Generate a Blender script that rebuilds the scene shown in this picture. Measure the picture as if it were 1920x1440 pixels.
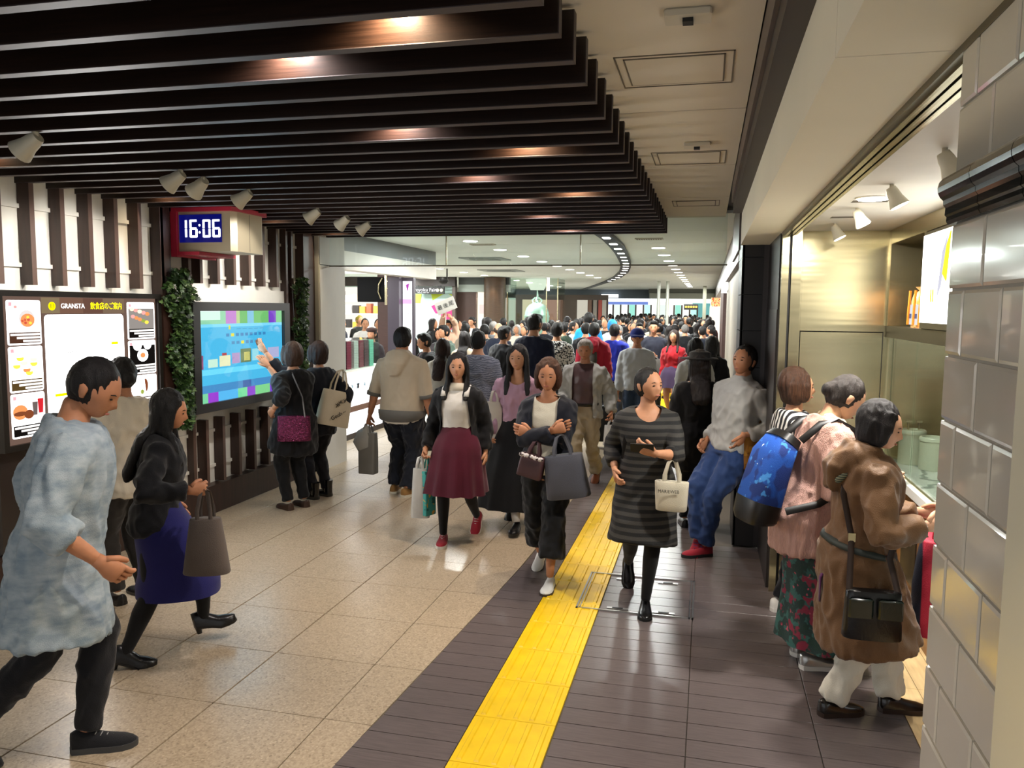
import bpy, bmesh, math, random, time
import numpy as np
from mathutils import Vector, Matrix, Euler, noise
T0=time.time()
for _o in list(bpy.data.objects): bpy.data.objects.remove(_o)
scn=bpy.context.scene
COL=scn.collection
rnd=random.Random(7)
# ------------------------------------------------------------------ camera
FPX=1490.1; YAW=-.24029; PITCH=-.09582; ROLL=-.00953; CAMH=1.97544
def cam_axes():
    f=Vector((math.sin(YAW)*math.cos(PITCH),math.cos(YAW)*math.cos(PITCH),math.sin(PITCH)))
    r=Vector((math.cos(YAW),-math.sin(YAW),0)); d=f.cross(r)
    c,s=math.cos(ROLL),math.sin(ROLL)
    return c*r+s*d, -s*r+c*d, f
CR,CD,CF=cam_axes()
cam=bpy.data.cameras.new('camera'); camo=bpy.data.objects.new('camera',cam); COL.objects.link(camo)
cam.sensor_width=36; cam.lens=FPX/1920*36; cam.clip_end=300; cam.clip_start=.05
camo.matrix_world=Matrix(((CR.x,-CD.x,-CF.x,0),(CR.y,-CD.y,-CF.y,0),(CR.z,-CD.z,-CF.z,CAMH),(0,0,0,1)))
scn.camera=camo
# ------------------------------------------------------------------ world, exposure
w=bpy.data.worlds.new('world'); scn.world=w; w.use_nodes=True
w.node_tree.nodes['Background'].inputs[0].default_value=(.95,.97,1,1)
w.node_tree.nodes['Background'].inputs[1].default_value=.55
vs=scn.view_settings; vs.view_transform='Standard'; vs.look='None'; vs.exposure=.6; vs.gamma=1; vs.use_curve_mapping=False
scn.cycles.max_bounces=4; scn.cycles.diffuse_bounces=3; scn.cycles.glossy_bounces=2
# ------------------------------------------------------------------ lamp helpers and the room's own lamps
def light(kind,name,loc,power,color=(1,1,1),size=.1,aim=None,angle=100,blend=.6,size_y=None):
    l=bpy.data.lights.new(name,kind); l.energy=power; l.color=color
    o=bpy.data.objects.new(name,l); COL.objects.link(o); o.location=loc
    if kind=='SPOT': l.spot_size=math.radians(angle); l.spot_blend=blend; l.shadow_soft_size=size
    elif kind=='AREA':
        l.size=size
        if size_y: l.shape='RECTANGLE'; l.size_y=size_y
        else: l.shape='DISK'
    else: l.shadow_soft_size=size
    d=(Vector(aim)-Vector(loc)) if aim else Vector((0,0,-1))
    o.rotation_euler=d.to_track_quat('-Z','Y').to_euler()
    return o
WARM=(1,.80,.55); PINK=(1,.90,.88); COOL=(.86,.9,1); NEUT=(1,.95,.88); HALL=(.96,1,.97)
SLAT_Y0=2.409; SLAT_P=.2657; SLAT_Z=2.787; SLAT_H=.163; SLAT_X=-.46
# downlights hidden between the ceiling slats (two rows over the walkway, one along the wall)
SLAT_LAMPS=[(-.97,y,WARM,46) for y in (.72,2.43,4.15,5.88,7.62)]+[(-1.48,y,PINK,40) for y in (.5,1.6,2.72,3.80,4.98,6.13,7.25,8.4)]+\
           [(-4.2,y,WARM,9) for y in (4.06,5.66,7.25,8.55)]
def slat_gap(y):
    k=math.floor((y-SLAT_Y0)/SLAT_P+.5); return SLAT_Y0+k*SLAT_P-.04
SLAT_LAMPS=[(x,slat_gap(y),c,p) for x,y,c,p in SLAT_LAMPS]
for x,y,c,p in SLAT_LAMPS: light('SPOT','slat_downlight_lamp',(x,y,2.925),p*1.55,c,.02,aim=(x,y+.42,2.025),angle=150,blend=1.0)
# hall downlights (positions shared with the lamp discs built further down)
HALL_LAMPS=[(-.84,13.6+1.82*i) for i in range(14)]+[(-3.6,11.9+1.82*i) for i in range(9)]+[(-7,11.5+2.2*i) for i in range(13)]+[(-10.4,15+2.6*i) for i in range(9)]
for i,(x,y) in enumerate(HALL_LAMPS):
    if i%2==0: light('AREA','hall_downlight_lamp',(x,y,2.97),88,HALL,.3)
# ------------------------------------------------------------------ materials
def lin(c):
    if isinstance(c,str): c=[int(c[i:i+2],16)/255 for i in (0,2,4)]
    return tuple(x/12.92 if x<=.04045 else ((x+.055)/1.055)**2.4 for x in c)
MATS={}
def nodes(m): return m.node_tree.nodes,m.node_tree.links
def mat(name,col='808080',rough=.6,metal=0,var=0,vscale=8,stretch=(1,1,1),bump=0,bscale=60,spec=.5,coat=0,sheen=0,col2=None,emit=0,ecol=None,alpha=None,trans=0,aniso=0):
    """procedural surface: colour broken up by noise, optional fine bump"""
    if name in MATS: return MATS[name]
    m=bpy.data.materials.new(name); m.use_nodes=True; MATS[name]=m
    N,L=nodes(m); b=N['Principled BSDF']
    c=lin(col); b.inputs['Base Color'].default_value=(*c,1); b.inputs['Roughness'].default_value=rough; b.inputs['Metallic'].default_value=metal
    b.inputs['Specular IOR Level'].default_value=spec; b.inputs['Coat Weight'].default_value=coat; b.inputs['Sheen Weight'].default_value=sheen
    b.inputs['Anisotropic'].default_value=aniso
    if trans: b.inputs['Transmission Weight'].default_value=trans
    if emit:
        b.inputs['Emission Color'].default_value=(*(lin(ecol) if ecol else c),1); b.inputs['Emission Strength'].default_value=emit
    tc=N.new('ShaderNodeTexCoord'); mp=N.new('ShaderNodeMapping'); L.new(tc.outputs['Object'],mp.inputs['Vector']); mp.inputs['Scale'].default_value=stretch
    if var or col2:
        nz=N.new('ShaderNodeTexNoise'); nz.inputs['Scale'].default_value=vscale; nz.inputs['Detail'].default_value=2.5; L.new(mp.outputs[0],nz.inputs['Vector'])
        mx=N.new('ShaderNodeMix'); mx.data_type='RGBA'
        c2=lin(col2) if col2 else tuple(min(1,x*(1+var)) for x in c); c1=c if col2 else tuple(x*(1-var) for x in c)
        mx.inputs[6].default_value=(*c1,1); mx.inputs[7].default_value=(*c2,1)
        rp=N.new('ShaderNodeMapRange'); rp.inputs[1].default_value=.3; rp.inputs[2].default_value=.7; L.new(nz.outputs[0],rp.inputs[0]); L.new(rp.outputs[0],mx.inputs[0])
        L.new(mx.outputs[2],b.inputs['Base Color'])
    if bump:
        nb=N.new('ShaderNodeTexNoise'); nb.inputs['Scale'].default_value=bscale; nb.inputs['Detail'].default_value=1; L.new(mp.outputs[0],nb.inputs['Vector'])
        bp=N.new('ShaderNodeBump'); bp.inputs['Strength'].default_value=bump; bp.inputs['Distance'].default_value=.01; L.new(nb.outputs[0],bp.inputs['Height']); L.new(bp.outputs[0],b.inputs['Normal'])
    return m
def emis(name,col,s=1):
    if name in MATS: return MATS[name]
    m=bpy.data.materials.new(name); m.use_nodes=True; MATS[name]=m; N,L=nodes(m); N.remove(N['Principled BSDF'])
    e=N.new('ShaderNodeEmission'); e.inputs[0].default_value=(*lin(col),1); e.inputs[1].default_value=s; L.new(e.outputs[0],N['Material Output'].inputs[0]); return m
def glass(name='clear_glass',tint='f4fbf8',refl=1.0,base=.04):
    if name in MATS: return MATS[name]
    m=bpy.data.materials.new(name); m.use_nodes=True; MATS[name]=m; N,L=nodes(m); N.remove(N['Principled BSDF'])
    t=N.new('ShaderNodeBsdfTransparent'); t.inputs[0].default_value=(*lin(tint),1); g=N.new('ShaderNodeBsdfGlossy'); g.inputs['Roughness'].default_value=.02
    lw=N.new('ShaderNodeLayerWeight'); lw.inputs[0].default_value=.5; pw=N.new('ShaderNodeMath'); pw.operation='POWER'; pw.inputs[1].default_value=4; L.new(lw.outputs['Facing'],pw.inputs[0])
    f=N.new('ShaderNodeMapRange'); f.inputs[3].default_value=base; f.inputs[4].default_value=.9; L.new(pw.outputs[0],f.inputs[0]); mx=N.new('ShaderNodeMixShader')
    L.new(f.outputs[0],mx.inputs[0]); L.new(t.outputs[0],mx.inputs[1]); L.new(g.outputs[0],mx.inputs[2]); L.new(mx.outputs[0],N['Material Output'].inputs[0]); return m
def stripes(name,c1,c2,scale,axis='Z',width=.5,rough=.8,bump=.2,sharp=.08,distort=0):
    """cloth or metal with bands of two colours"""
    if name in MATS: return MATS[name]
    m=mat(name,c1,rough,bump=bump,bscale=220); N,L=nodes(m); b=N['Principled BSDF']
    tc=N.new('ShaderNodeTexCoord'); wv=N.new('ShaderNodeTexWave'); wv.bands_direction=axis; wv.inputs['Scale'].default_value=scale; wv.inputs['Distortion'].default_value=distort
    L.new(tc.outputs['Object'],wv.inputs['Vector']); r=N.new('ShaderNodeValToRGB'); L.new(wv.outputs[1],r.inputs[0])
    r.color_ramp.elements[0].position=max(0,width-sharp); r.color_ramp.elements[1].position=min(1,width+sharp)
    r.color_ramp.elements[0].color=(*lin(c1),1); r.color_ramp.elements[1].color=(*lin(c2),1); L.new(r.outputs[0],b.inputs['Base Color']); return m
def spotted(name,base,cols,scale=12,rough=.8,thr=.5):
    """print of irregular blots on a ground colour"""
    if name in MATS: return MATS[name]
    m=mat(name,base,rough,bump=.15,bscale=200); N,L=nodes(m); b=N['Principled BSDF']; tc=N.new('ShaderNodeTexCoord'); last=None
    for i,(c,s,t) in enumerate(cols):
        v=N.new('ShaderNodeTexNoise'); v.inputs['Scale'].default_value=s; v.inputs['Detail'].default_value=2; mp=N.new('ShaderNodeMapping'); mp.inputs['Location'].default_value=(i*3.1,i*1.7,i*2.3)
        L.new(tc.outputs['Object'],mp.inputs[0]); L.new(mp.outputs[0],v.inputs['Vector'])
        r=N.new('ShaderNodeMapRange'); r.inputs[1].default_value=t; r.inputs[2].default_value=t+.04; L.new(v.outputs[0],r.inputs[0])
        mx=N.new('ShaderNodeMix'); mx.data_type='RGBA'; L.new(r.outputs[0],mx.inputs[0])
        if last: L.new(last,mx.inputs[6])
        else: mx.inputs[6].default_value=(*lin(base),1)
        mx.inputs[7].default_value=(*lin(c),1); last=mx.outputs[2]
    L.new(last,b.inputs['Base Color']); return m
# ------------------------------------------------------------------ geometry helpers
class MB:
    """collects primitives, then builds ONE mesh object"""
    def __init__(s): s.v=[]; s.f=[]; s.m=[]; s.mats=[]; s.cur=0
    def use(s,m):
        if m not in s.mats: s.mats.append(m)
        s.cur=s.mats.index(m); return s
    def add(s,vs,fs):
        o=len(s.v); s.v+= [tuple(v) for v in vs]
        for f in fs: s.f.append(tuple(i+o for i in f)); s.m.append(s.cur)
        return s
    def box(s,x0,x1,y0,y1,z0,z1):
        vs=[(x,y,z) for z in (z0,z1) for x,y in ((x0,y0),(x1,y0),(x1,y1),(x0,y1))]
        return s.add(vs,[(3,2,1,0),(4,5,6,7),(0,1,5,4),(1,2,6,5),(2,3,7,6),(3,0,4,7)])
    def bbox(s,x0,x1,y0,y1,z0,z1,b=.004):
        """box with chamfered vertical and top edges"""
        def ring(z,i): return [(x0+i,y0,z),(x1-i,y0,z),(x1,y0+i,z),(x1,y1-i,z),(x1-i,y1,z),(x0+i,y1,z),(x0,y1-i,z),(x0,y0+i,z)] if i else None
        R=[]
        for z,k in ((z0,0),(z1-b,0),(z1,b)):
            R.append([(x0+b+k*.7,y0+k,z),(x1-b-k*.7,y0+k,z),(x1-k,y0+b+k*.7,z),(x1-k,y1-b-k*.7,z),(x1-b-k*.7,y1-k,z),(x0+b+k*.7,y1-k,z),(x0+k,y1-b-k*.7,z),(x0+k,y0+b+k*.7,z)])
        return s.loft(R)
    def loft(s,rings,cap0=True,cap1=True,closed=True):
        n=len(rings[0]); vs=[p for r in rings for p in r]; fs=[]
        for i in range(len(rings)-1):
            for j in range(n if closed else n-1):
                k=(j+1)%n; fs.append((i*n+j,i*n+k,(i+1)*n+k,(i+1)*n+j))
        if cap0: fs.append(tuple(range(n-1,-1,-1)))
        if cap1: fs.append(tuple((len(rings)-1)*n+j for j in range(n)))
        return s.add(vs,fs)
    def prism(s,pts,axis,a,b):
        """polygon pts in the plane normal to axis, extruded from a to b"""
        def P(p,t): return (t,p[0],p[1]) if axis==0 else ((p[0],t,p[1]) if axis==1 else (p[0],p[1],t))
        n=len(pts); vs=[P(p,a) for p in pts]+[P(p,b) for p in pts]
        fs=[tuple(range(n)),tuple(range(2*n-1,n-1,-1))]+[(j,j+n,(j+1)%n+n,(j+1)%n) for j in range(n)]
        return s.add(vs,fs)
    def cyl(s,p0,p1,r0,r1=None,n=16,cap=True):
        r1=r0 if r1 is None else r1; return s.tube([(p0,r0,r0),(p1,r1,r1)],n,cap=cap)
    def tube(s,pts,n=12,hint=None,power=2,cap=True,twist=None):
        """pts: (centre, rx, ry[, xdir]); rings stand across the path"""
        C=[Vector(p[0]) for p in pts]; R=[]
        for i,p in enumerate(pts):
            t=(C[min(i+1,len(C)-1)]-C[max(i-1,0)]); t=t.normalized() if t.length>1e-9 else Vector((0,0,1))
            h=Vector(p[3]) if len(p)>3 else (Vector(hint) if hint else (Vector((1,0,0)) if abs(t.x)<.9 else Vector((0,1,0))))
            x=(h-t*h.dot(t)).normalized(); y=t.cross(x)
            r=[]
            for j in range(n):
                a=2*math.pi*j/n; ca,sa=math.cos(a),math.sin(a)
                if power!=2: ca=math.copysign(abs(ca)**(2/power),ca); sa=math.copysign(abs(sa)**(2/power),sa)
                r.append(C[i]+x*(p[1]*ca)+y*(p[2]*sa))
            R.append(r)
        return s.loft(R,cap,cap)
    def sphere(s,c,r,n=12,m=8,rot=None):
        c=Vector(c); rx,ry,rz=(r,r,r) if not isinstance(r,(tuple,list)) else r; R=[]
        for i in range(1,m):
            t=math.pi*i/m-math.pi/2; R.append([Vector((rx*math.cos(t)*math.cos(2*math.pi*j/n),ry*math.cos(t)*math.sin(2*math.pi*j/n),rz*math.sin(t))) for j in range(n)])
        top=Vector((0,0,rz)); bot=Vector((0,0,-rz))
        vs=[p for q in R for p in q]+[bot,top]
        if rot is not None: vs=[rot@v for v in vs]
        vs=[v+c for v in vs]; fs=[]
        for i in range(m-2):
            for j in range(n): k=(j+1)%n; fs.append((i*n+j,i*n+k,(i+1)*n+k,(i+1)*n+j))
        b=len(vs)-2
        for j in range(n): k=(j+1)%n; fs.append((b,k,j)); fs.append((b+1,(m-2)*n+j,(m-2)*n+k))
        return s.add(vs,fs)
    def lathe(s,prof,c=(0,0,0),n=24):
        """prof: (r,z) from the bottom up"""
        c=Vector(c); return s.loft([[c+Vector((r*math.cos(2*math.pi*j/n),r*math.sin(2*math.pi*j/n),z)) for j in range(n)] for r,z in prof])
    def mesh(s,name='mesh',smooth=None):
        me=bpy.data.meshes.new(name); me.from_pydata(s.v,[],s.f)
        for m in s.mats: me.materials.append(m)
        if s.mats: me.polygons.foreach_set('material_index',s.m)
        me.validate(); me.update()
        if smooth is not None:
            me.shade_smooth() if smooth>=180 else me.shade_smooth()
            if smooth<180:
                try: me.set_sharp_from_angle(angle=math.radians(smooth))
                except Exception: pass
        return me
    def obj(s,name,m=None,parent=None,smooth=None,**tags):
        me=s.mesh(name,smooth)
        if m is not None and not s.mats: me.materials.append(m)
        return link(name,me,parent,**tags)
def link(name,me,parent=None,loc=None,**tags):
    o=bpy.data.objects.new(name,me); COL.objects.link(o)
    if parent is not None:
        o.parent=parent; o.matrix_parent_inverse=PINV.get(parent.name) or parent_inv(parent)
    if loc is not None: o.location=loc
    tag(o,**tags); return o
PINV={}
def local_mat(o):
    m=Matrix.LocRotScale(o.location,o.rotation_euler,o.scale)
    return m if o.parent is None else local_mat(o.parent)@o.matrix_parent_inverse@m
def parent_inv(p): return local_mat(p).inverted()
def tag(o,label=None,cat=None,group=None,kind=None):
    if label: o['label']=label
    if cat: o['category']=cat
    if group: o['group']=group
    if kind: o['kind']=kind
    return o
def thing(name,label,cat,loc=(0,0,0),group=None,kind=None):
    o=bpy.data.objects.new(name,None); COL.objects.link(o); o.location=loc; o.empty_display_size=.1
    return tag(o,label,cat,group,kind)
def struct(name,label=None): o=bpy.data.objects.new(name,None); COL.objects.link(o); tag(o,label,None,None,'structure'); return o
def text_mesh(txt,size,extrude=.001):
    cu=bpy.data.curves.new('lettering','FONT'); cu.body=txt; cu.size=size; cu.extrude=extrude; cu.align_x='CENTER'; cu.align_y='CENTER'; cu.resolution_u=3
    o=bpy.data.objects.new('lettering_tmp',cu); COL.objects.link(o); dg=bpy.context.evaluated_depsgraph_get()
    me=bpy.data.meshes.new_from_object(o.evaluated_get(dg)); bpy.data.objects.remove(o); bpy.data.curves.remove(cu); return me
def lettering(txt,size,m,parent,loc,facing,name='lettering',wide=1,extrude=.001,roll=0):
    """facing: unit direction the letters face"""
    me=text_mesh(txt,size,extrude); me.materials.clear(); me.materials.append(m)
    z=Vector(facing).normalized(); up=Vector((0,0,1)) if abs(z.z)<.9 else Vector((0,1,0)); x=up.cross(z).normalized(); y=z.cross(x)
    M=Matrix((x,y,z)).transposed().to_4x4()@Matrix.Rotation(roll,4,'Z'); M=Matrix.Translation(Vector(loc))@M@Matrix.Diagonal((wide,1,1,1)); me.transform(M)
    return link(name,me,parent)
# ================================================================== STRUCTURE
def linkl(name,me,parent,loc=(0,0,0),rot=None,**t):
    o=bpy.data.objects.new(name,me); COL.objects.link(o); o.parent=parent; o.location=loc
    if rot is not None: o.rotation_euler=rot
    tag(o,**t); return o
# ---- surface materials
def terrazzo():
    m=mat('terrazzo','b3a592',.3,spec=.45); N,L=nodes(m); b=N['Principled BSDF']
    g=N.new('ShaderNodeNewGeometry'); v=N.new('ShaderNodeTexVoronoi'); v.inputs['Scale'].default_value=110; L.new(g.outputs['Position'],v.inputs['Vector'])
    r=N.new('ShaderNodeValToRGB'); L.new(v.outputs['Color'],r.inputs[0]); e=r.color_ramp.elements
    e[0].position=0; e[0].color=(*lin('756652'),1); e[1].position=1; e[1].color=(*lin('c2b399'),1)
    for p,c in ((.2,'988871'),(.5,'a8977f'),(.8,'b2a28b')): q=e.new(p); q.color=(*lin(c),1)
    n=N.new('ShaderNodeTexNoise'); n.inputs['Scale'].default_value=1.6; L.new(g.outputs['Position'],n.inputs['Vector'])
    mx=N.new('ShaderNodeMix'); mx.data_type='RGBA'; mx.blend_type='MULTIPLY'; mx.inputs[0].default_value=.35; L.new(r.outputs[0],mx.inputs[6]); L.new(n.outputs['Color'],mx.inputs[7])
    rr=N.new('ShaderNodeMix'); rr.data_type='RGBA'; rr.inputs[0].default_value=.12; L.new(r.outputs[0],rr.inputs[6]); rr.inputs[7].default_value=(*lin('a89a86'),1)
    L.new(rr.outputs[2],b.inputs['Base Color']); n2=N.new('ShaderNodeMapRange'); n2.inputs[3].default_value=.22; n2.inputs[4].default_value=.42; L.new(n.outputs[0],n2.inputs[0]); L.new(n2.outputs[0],b.inputs['Roughness']); return m
M_TER=terrazzo()
def far_floor(name,c,size):
    m=mat(name,c,.3); N,L=nodes(m); b=N['Principled BSDF']; g=N.new('ShaderNodeNewGeometry'); br=N.new('ShaderNodeTexBrick'); br.offset=0; br.inputs['Scale'].default_value=1
    br.inputs['Brick Width'].default_value=size; br.inputs['Row Height'].default_value=size; br.inputs['Mortar Size'].default_value=.006
    br.inputs['Color1'].default_value=(*lin(c),1); br.inputs['Color2'].default_value=(*[x*.94 for x in lin(c)],1); br.inputs['Mortar'].default_value=(*[x*.5 for x in lin(c)],1)
    L.new(g.outputs['Position'],br.inputs['Vector']); L.new(br.outputs[0],b.inputs['Base Color']); return m
M_FAR=far_floor('pale_hall_floor','b9b2a6',.6)
M_PLANK=mat('charcoal_plank','5c5352',.3,var=.2,vscale=7,stretch=(1,14,1),bump=.06,bscale=40,spec=.5)
M_YEL=mat('tactile_yellow','e2bb08',.42,var=.08,vscale=9,spec=.45)
M_GROUT=mat('grout','6d675f',.85); M_GROUTL=mat('pale_grout','8b8783',.8)
M_SLAT=mat('dark_wood_laminate','1f130d',.28,var=.35,vscale=5,stretch=(1,12,30),bump=.05,bscale=50,spec=.5)
M_EDGE=mat('slat_lit_edge','3d3434',.5,var=.1)  # slat undersides: floor bounce light put into the colour as lighter grey
M_CEIL=mat('cream_ceiling_panel','d6cdbb',.8,var=.04,vscale=1.5)
M_CREAM=mat('cream_soffit_board','f0e8cf',.7,var=.03,vscale=1.5)
M_DARK=mat('near_black_metal','17110f',.4,var=.2,vscale=3)
M_DTRIM=mat('dark_brown_trim','2c211c',.45,var=.15,vscale=4)
M_GTRIM=mat('grey_brown_trim','584c44',.4,var=.1)
M_STEEL=mat('brushed_steel','cdc29c',.24,1,var=.06,vscale=2,stretch=(.3,.3,6),aniso=.5,bump=.12,bscale=3)
M_STEELD=mat('dark_steel','6c6655',.35,1)
M_WHITE=mat('white_paint','dedad2',.6,var=.02); M_HALLC=mat('hall_ceiling_white','e6eae4',.8,var=.03,vscale=.8)
M_BLACK=mat('matt_black','0d0c0c',.55); M_OFFW=mat('ivory_paint','c9c2b0',.5)
M_LAMP=emis('lamp_white','fffaf0',9)
# ---- floor
FL=struct('floor','station concourse floor of terrazzo tiles, charcoal planks and yellow tactile paving')
tag(FL,None,None,None,'structure')
BORDER=[(-1.56,1.2),(-1.509,3.06),(-1.473,3.455),(-1.447,3.9),(-1.416,4.4),(-1.364,5.2),(-1.317,6.02),(-1.31,7.48),(-1.30,9.4)]
def bx_at(y):
    for (x0,y0),(x1,y1) in zip(BORDER,BORDER[1:]):
        if y<=y1: t=(y-y0)/(y1-y0); return x0+(x1-x0)*t
    return BORDER[-1][0]
b=MB(); b.use(M_GROUT).box(-13,1.6,-1,60,-.06,-.012); b.obj('floor_bed',None,FL)
G=.0018
tile=MB().bbox(-.3+G,.3-G,-.3+G,.3-G,-.012,0,.0012).mesh('terrazzo_tile'); tile.materials.append(M_TER)
XJ=-1.73; YJ=3.333
for i in range(-6,2):
    for j in range(-5,16):
        x0=XJ+.605*i-.605; x1=x0+.605; y0=YJ+.6*j; y1=y0+.6
        if x1<-5.6 or y1>12.5: continue
        cx=(x0+x1)/2; cy=(y0+y1)/2
        xb=min(bx_at(y0),bx_at(y1)); xB=max(bx_at(y0),bx_at(y1))
        if x1<=xb-.0: link('terrazzo_tile',tile,FL,(cx,cy,0))
        elif x0<xB-.02:
            p=[(x0+G,y0+G),(min(x1,bx_at(y0))-G,y0+G),(min(x1,bx_at(y1))-G,y1-G),(x0+G,y1-G)]
            if p[1][0]-p[0][0]>.02 and p[2][0]-p[3][0]>.02: MB().prism(p,2,-.012,0).obj('terrazzo_tile',M_TER,FL)
MB().add([(-13,12.333,-.001),(-1.3,12.333,-.001),(-1.3,60,-.001),(-13,60,-.001),(-13,-1,-.001),(-5.36,-1,-.001),(-5.36,12.333,-.001),(-13,12.333,-.001)],[(0,1,2,3),(4,5,6,7)]).obj('far_paving',M_FAR,FL,kind='stuff')
# planks
def plank(x0,x1,y0,y1): return MB().bbox(x0+.0022,x1-.0022,y0+.0022,y1-.0022,-.012,0,.0012)
pk={}
for j in range(-10,44):
    y0=3.141+.1502*j; y1=y0+.1502
    for k,(x0,x1) in enumerate(((-.636,-.036),(-.036,.552),(.552,1.0))):
        if k==2 and y1>6.8: continue
        if k==1 and y0>6.7: continue
        key=k
        if key not in pk: pk[key]=plank(-(x1-x0)/2,(x1-x0)/2,-.0751,.0751).mesh('plank'); pk[key].materials.append(M_PLANK)
        link('plank',pk[key],FL,((x0+x1)/2,(y0+y1)/2,0))
    p=[(bx_at(y0)+.004,y0+.002),(-1.044,y0+.002),(-1.044,y1-.002),(bx_at(y1)+.004,y1-.002)]
    MB().prism(p,2,-.012,0).obj('plank',M_PLANK,FL)
MB().add([(-1.3,9.7,-.001),(.36,9.7,-.001),(.36,60,-.001),(-1.3,60,-.001)],[(0,1,2,3)]).obj('far_planks',far_floor('far_plank_floor','6a6462',.6),FL,kind='stuff')
# tactile guide tiles
tb=MB(); tb.bbox(-.2+.0015,.2-.0015,-.2+.0015,.2-.0015,-.012,.002,.001)
for k in range(5):
    x=-.16+.08*k+0.0; tb.loft([[(x-.014,-.185,.002),(x+.014,-.185,.002),(x+.014,.185,.002),(x-.014,.185,.002)],[(x-.009,-.178,.0075),(x+.009,-.178,.0075),(x+.009,.178,.0075),(x-.009,.178,.0075)]])
tt=tb.mesh('tactile_tile'); tt.materials.append(M_YEL)
for j in range(-4,66): link('tactile_tile',tt,FL,(-.84,3.546+.4*j+.2,0))
# shop wood floor
for i in range(3):
    for j in range(7): MB().bbox(1.002+.13*i,1.13+.13*i,1.2+.8*j,1.998+.8*j,-.012,0,.001).obj('oak_board',mat('pale_oak_floor','c9ae80',.35,var=.15,vscale=5,stretch=(8,1,1)),FL)
# inspection hatch: steel frame let into planks and tactile tiles, two lift handles
h=thing('floor_hatch','steel-edged inspection hatch let into the floor across the yellow paving','hatch',(-.4,5.3,0))
HX0,HX1,HY0,HY1=-.79,-.03,5.05,5.78
M_ALU=mat('aluminium_edge','b9b9b6',.3,.9)
for a in ((HX0,HX1,HY0,HY0+.012),(HX0,HX1,HY1-.012,HY1),(HX0,HX0+.012,HY0,HY1),(HX1-.012,HX1,HY0,HY1),(HX0+.022,HX0+.03,HY0,HY1),(HX1-.03,HX1-.022,HY0,HY1)):
    MB().box(*a,.0,.0095).obj('frame_strip',M_ALU,h)
for x in (-.52,-.22):
    for y in (HY0+.06,HY1-.09):
        hd=MB().box(x-.07,x+.07,y-.014,y+.014,.0,.006).obj('lift_handle',M_ALU,h); MB().box(x-.035,x+.035,y-.007,y+.007,.006,.0085).obj('handle_slot',M_BLACK,hd)
# ---- slatted ceiling
CE=struct('ceiling','dark slatted ceiling above the walkway')
MB().box(-5.2,-.5,-1,9.0,3.0,3.05).obj('dark_backing_board',M_BLACK,CE)
sm=MB(); L_=4.2
s2=MB(); s2.use(M_SLAT); s2.box(-L_,0,-.022,.022,SLAT_Z+.002,SLAT_Z+SLAT_H); s2.use(M_EDGE); s2.box(-L_,.001,-.0222,.0222,SLAT_Z,SLAT_Z+.003); s2.box(0,.003,-.0222,.0222,SLAT_Z,SLAT_Z+SLAT_H)
slat=s2.mesh('slat')
for k in range(-11,25): link('slat',slat,CE,(SLAT_X,SLAT_Y0+k*SLAT_P+.022,0))
slr={}
for x,y,c,p in SLAT_LAMPS:
    slr[x]=slr.get(x,-1)+1; d=thing('recessed_downlight','%s recessed lamp from the near end between the slats, %s'%('first second third fourth fifth sixth seventh eighth'.split()[slr[x]],{-.97:'warm row above the yellow paving',-1.48:'white row left of the paving',-4.2:'row along the left wall',-2.6:'middle row'}[x]),'downlight',(x,y,2.95),'downlights between the slats')
    MB().lathe([(.045,.0),(.05,.0),(.05,.05),(.045,.05)],(x,y,2.948),16).obj('housing',M_BLACK,d,40); MB().lathe([(.03,0),(.03,.004)],(x,y,2.942),12).obj('lens',emis('slat_lamp_lens','fff0da',12),d)
# ---- cream ceiling strip
CP=struct('ceiling_panels','cream panelled ceiling between the slats and the shop front')
ys=[-.6,1.0,2.6,4.2,5.79,7.4,9.0]
for y0,y1 in zip(ys,ys[1:]): MB().bbox(-.52,.15,y0+.006,y1-.006,2.97,3.01,.003).obj('ceiling_panel',M_CEIL,CP)
MB().box(-.52,.15,-.6,9,3.011,3.03).obj('backing',M_BLACK,CP)
M_LINE=mat('panel_seam','6f675a',.8)
def hatchframe(o,x0,x1,y0,y1,z):
    for a in ((x0,x1,y0,y0+.006),(x0,x1,y1-.006,y1),(x0,x0+.006,y0,y1),(x1-.006,x1,y0,y1)): MB().box(*a,z-.0025,z+.001).obj('seam',M_LINE,o)
for lab,(x0,x1,y0,y1) in (('nearest of the square access hatches in the cream ceiling',(-.40,.07,3.27,3.72)),('farther square access hatch in the cream ceiling beyond the sensor',(-.39,.08,5.26,5.71)),('faint access hatch in the cream ceiling by the last slat',(-.36,.07,7.6,8.0))):
    o=thing('access_hatch',lab,'hatch',((x0+x1)/2,(y0+y1)/2,2.968),'ceiling access hatches'); hatchframe(o,x0,x1,y0,y1,2.969); hatchframe(o,x0+.035,x1-.035,y0+.035,y1-.035,2.969)
    MB().box(x0+.042,x1-.042,y0+.042,y1-.042,2.966,2.9695).obj('cover',M_CEIL,o)
for lab,y in (('flat white detector box with a black eye on the near cream ceiling',2.835),('smaller looking white detector on the cream ceiling before the far hatch',5.01)):
    o=thing('ceiling_sensor',lab,'sensor',(-.1,y,2.95)); MB().bbox(-.175,-.02,y-.05,y+.05,2.945,2.97,.006).obj('housing',M_OFFW,o); MB().box(-.115,-.08,y-.022,y+.022,2.932,2.945).obj('eye',M_BLACK,o)
MB().box(-.6,2.6,-.6,9.0,3.06,3.1).obj('added_gap_cover',M_BLACK,CP)  # unseen cover added to stop world light leaking past the trim
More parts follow.
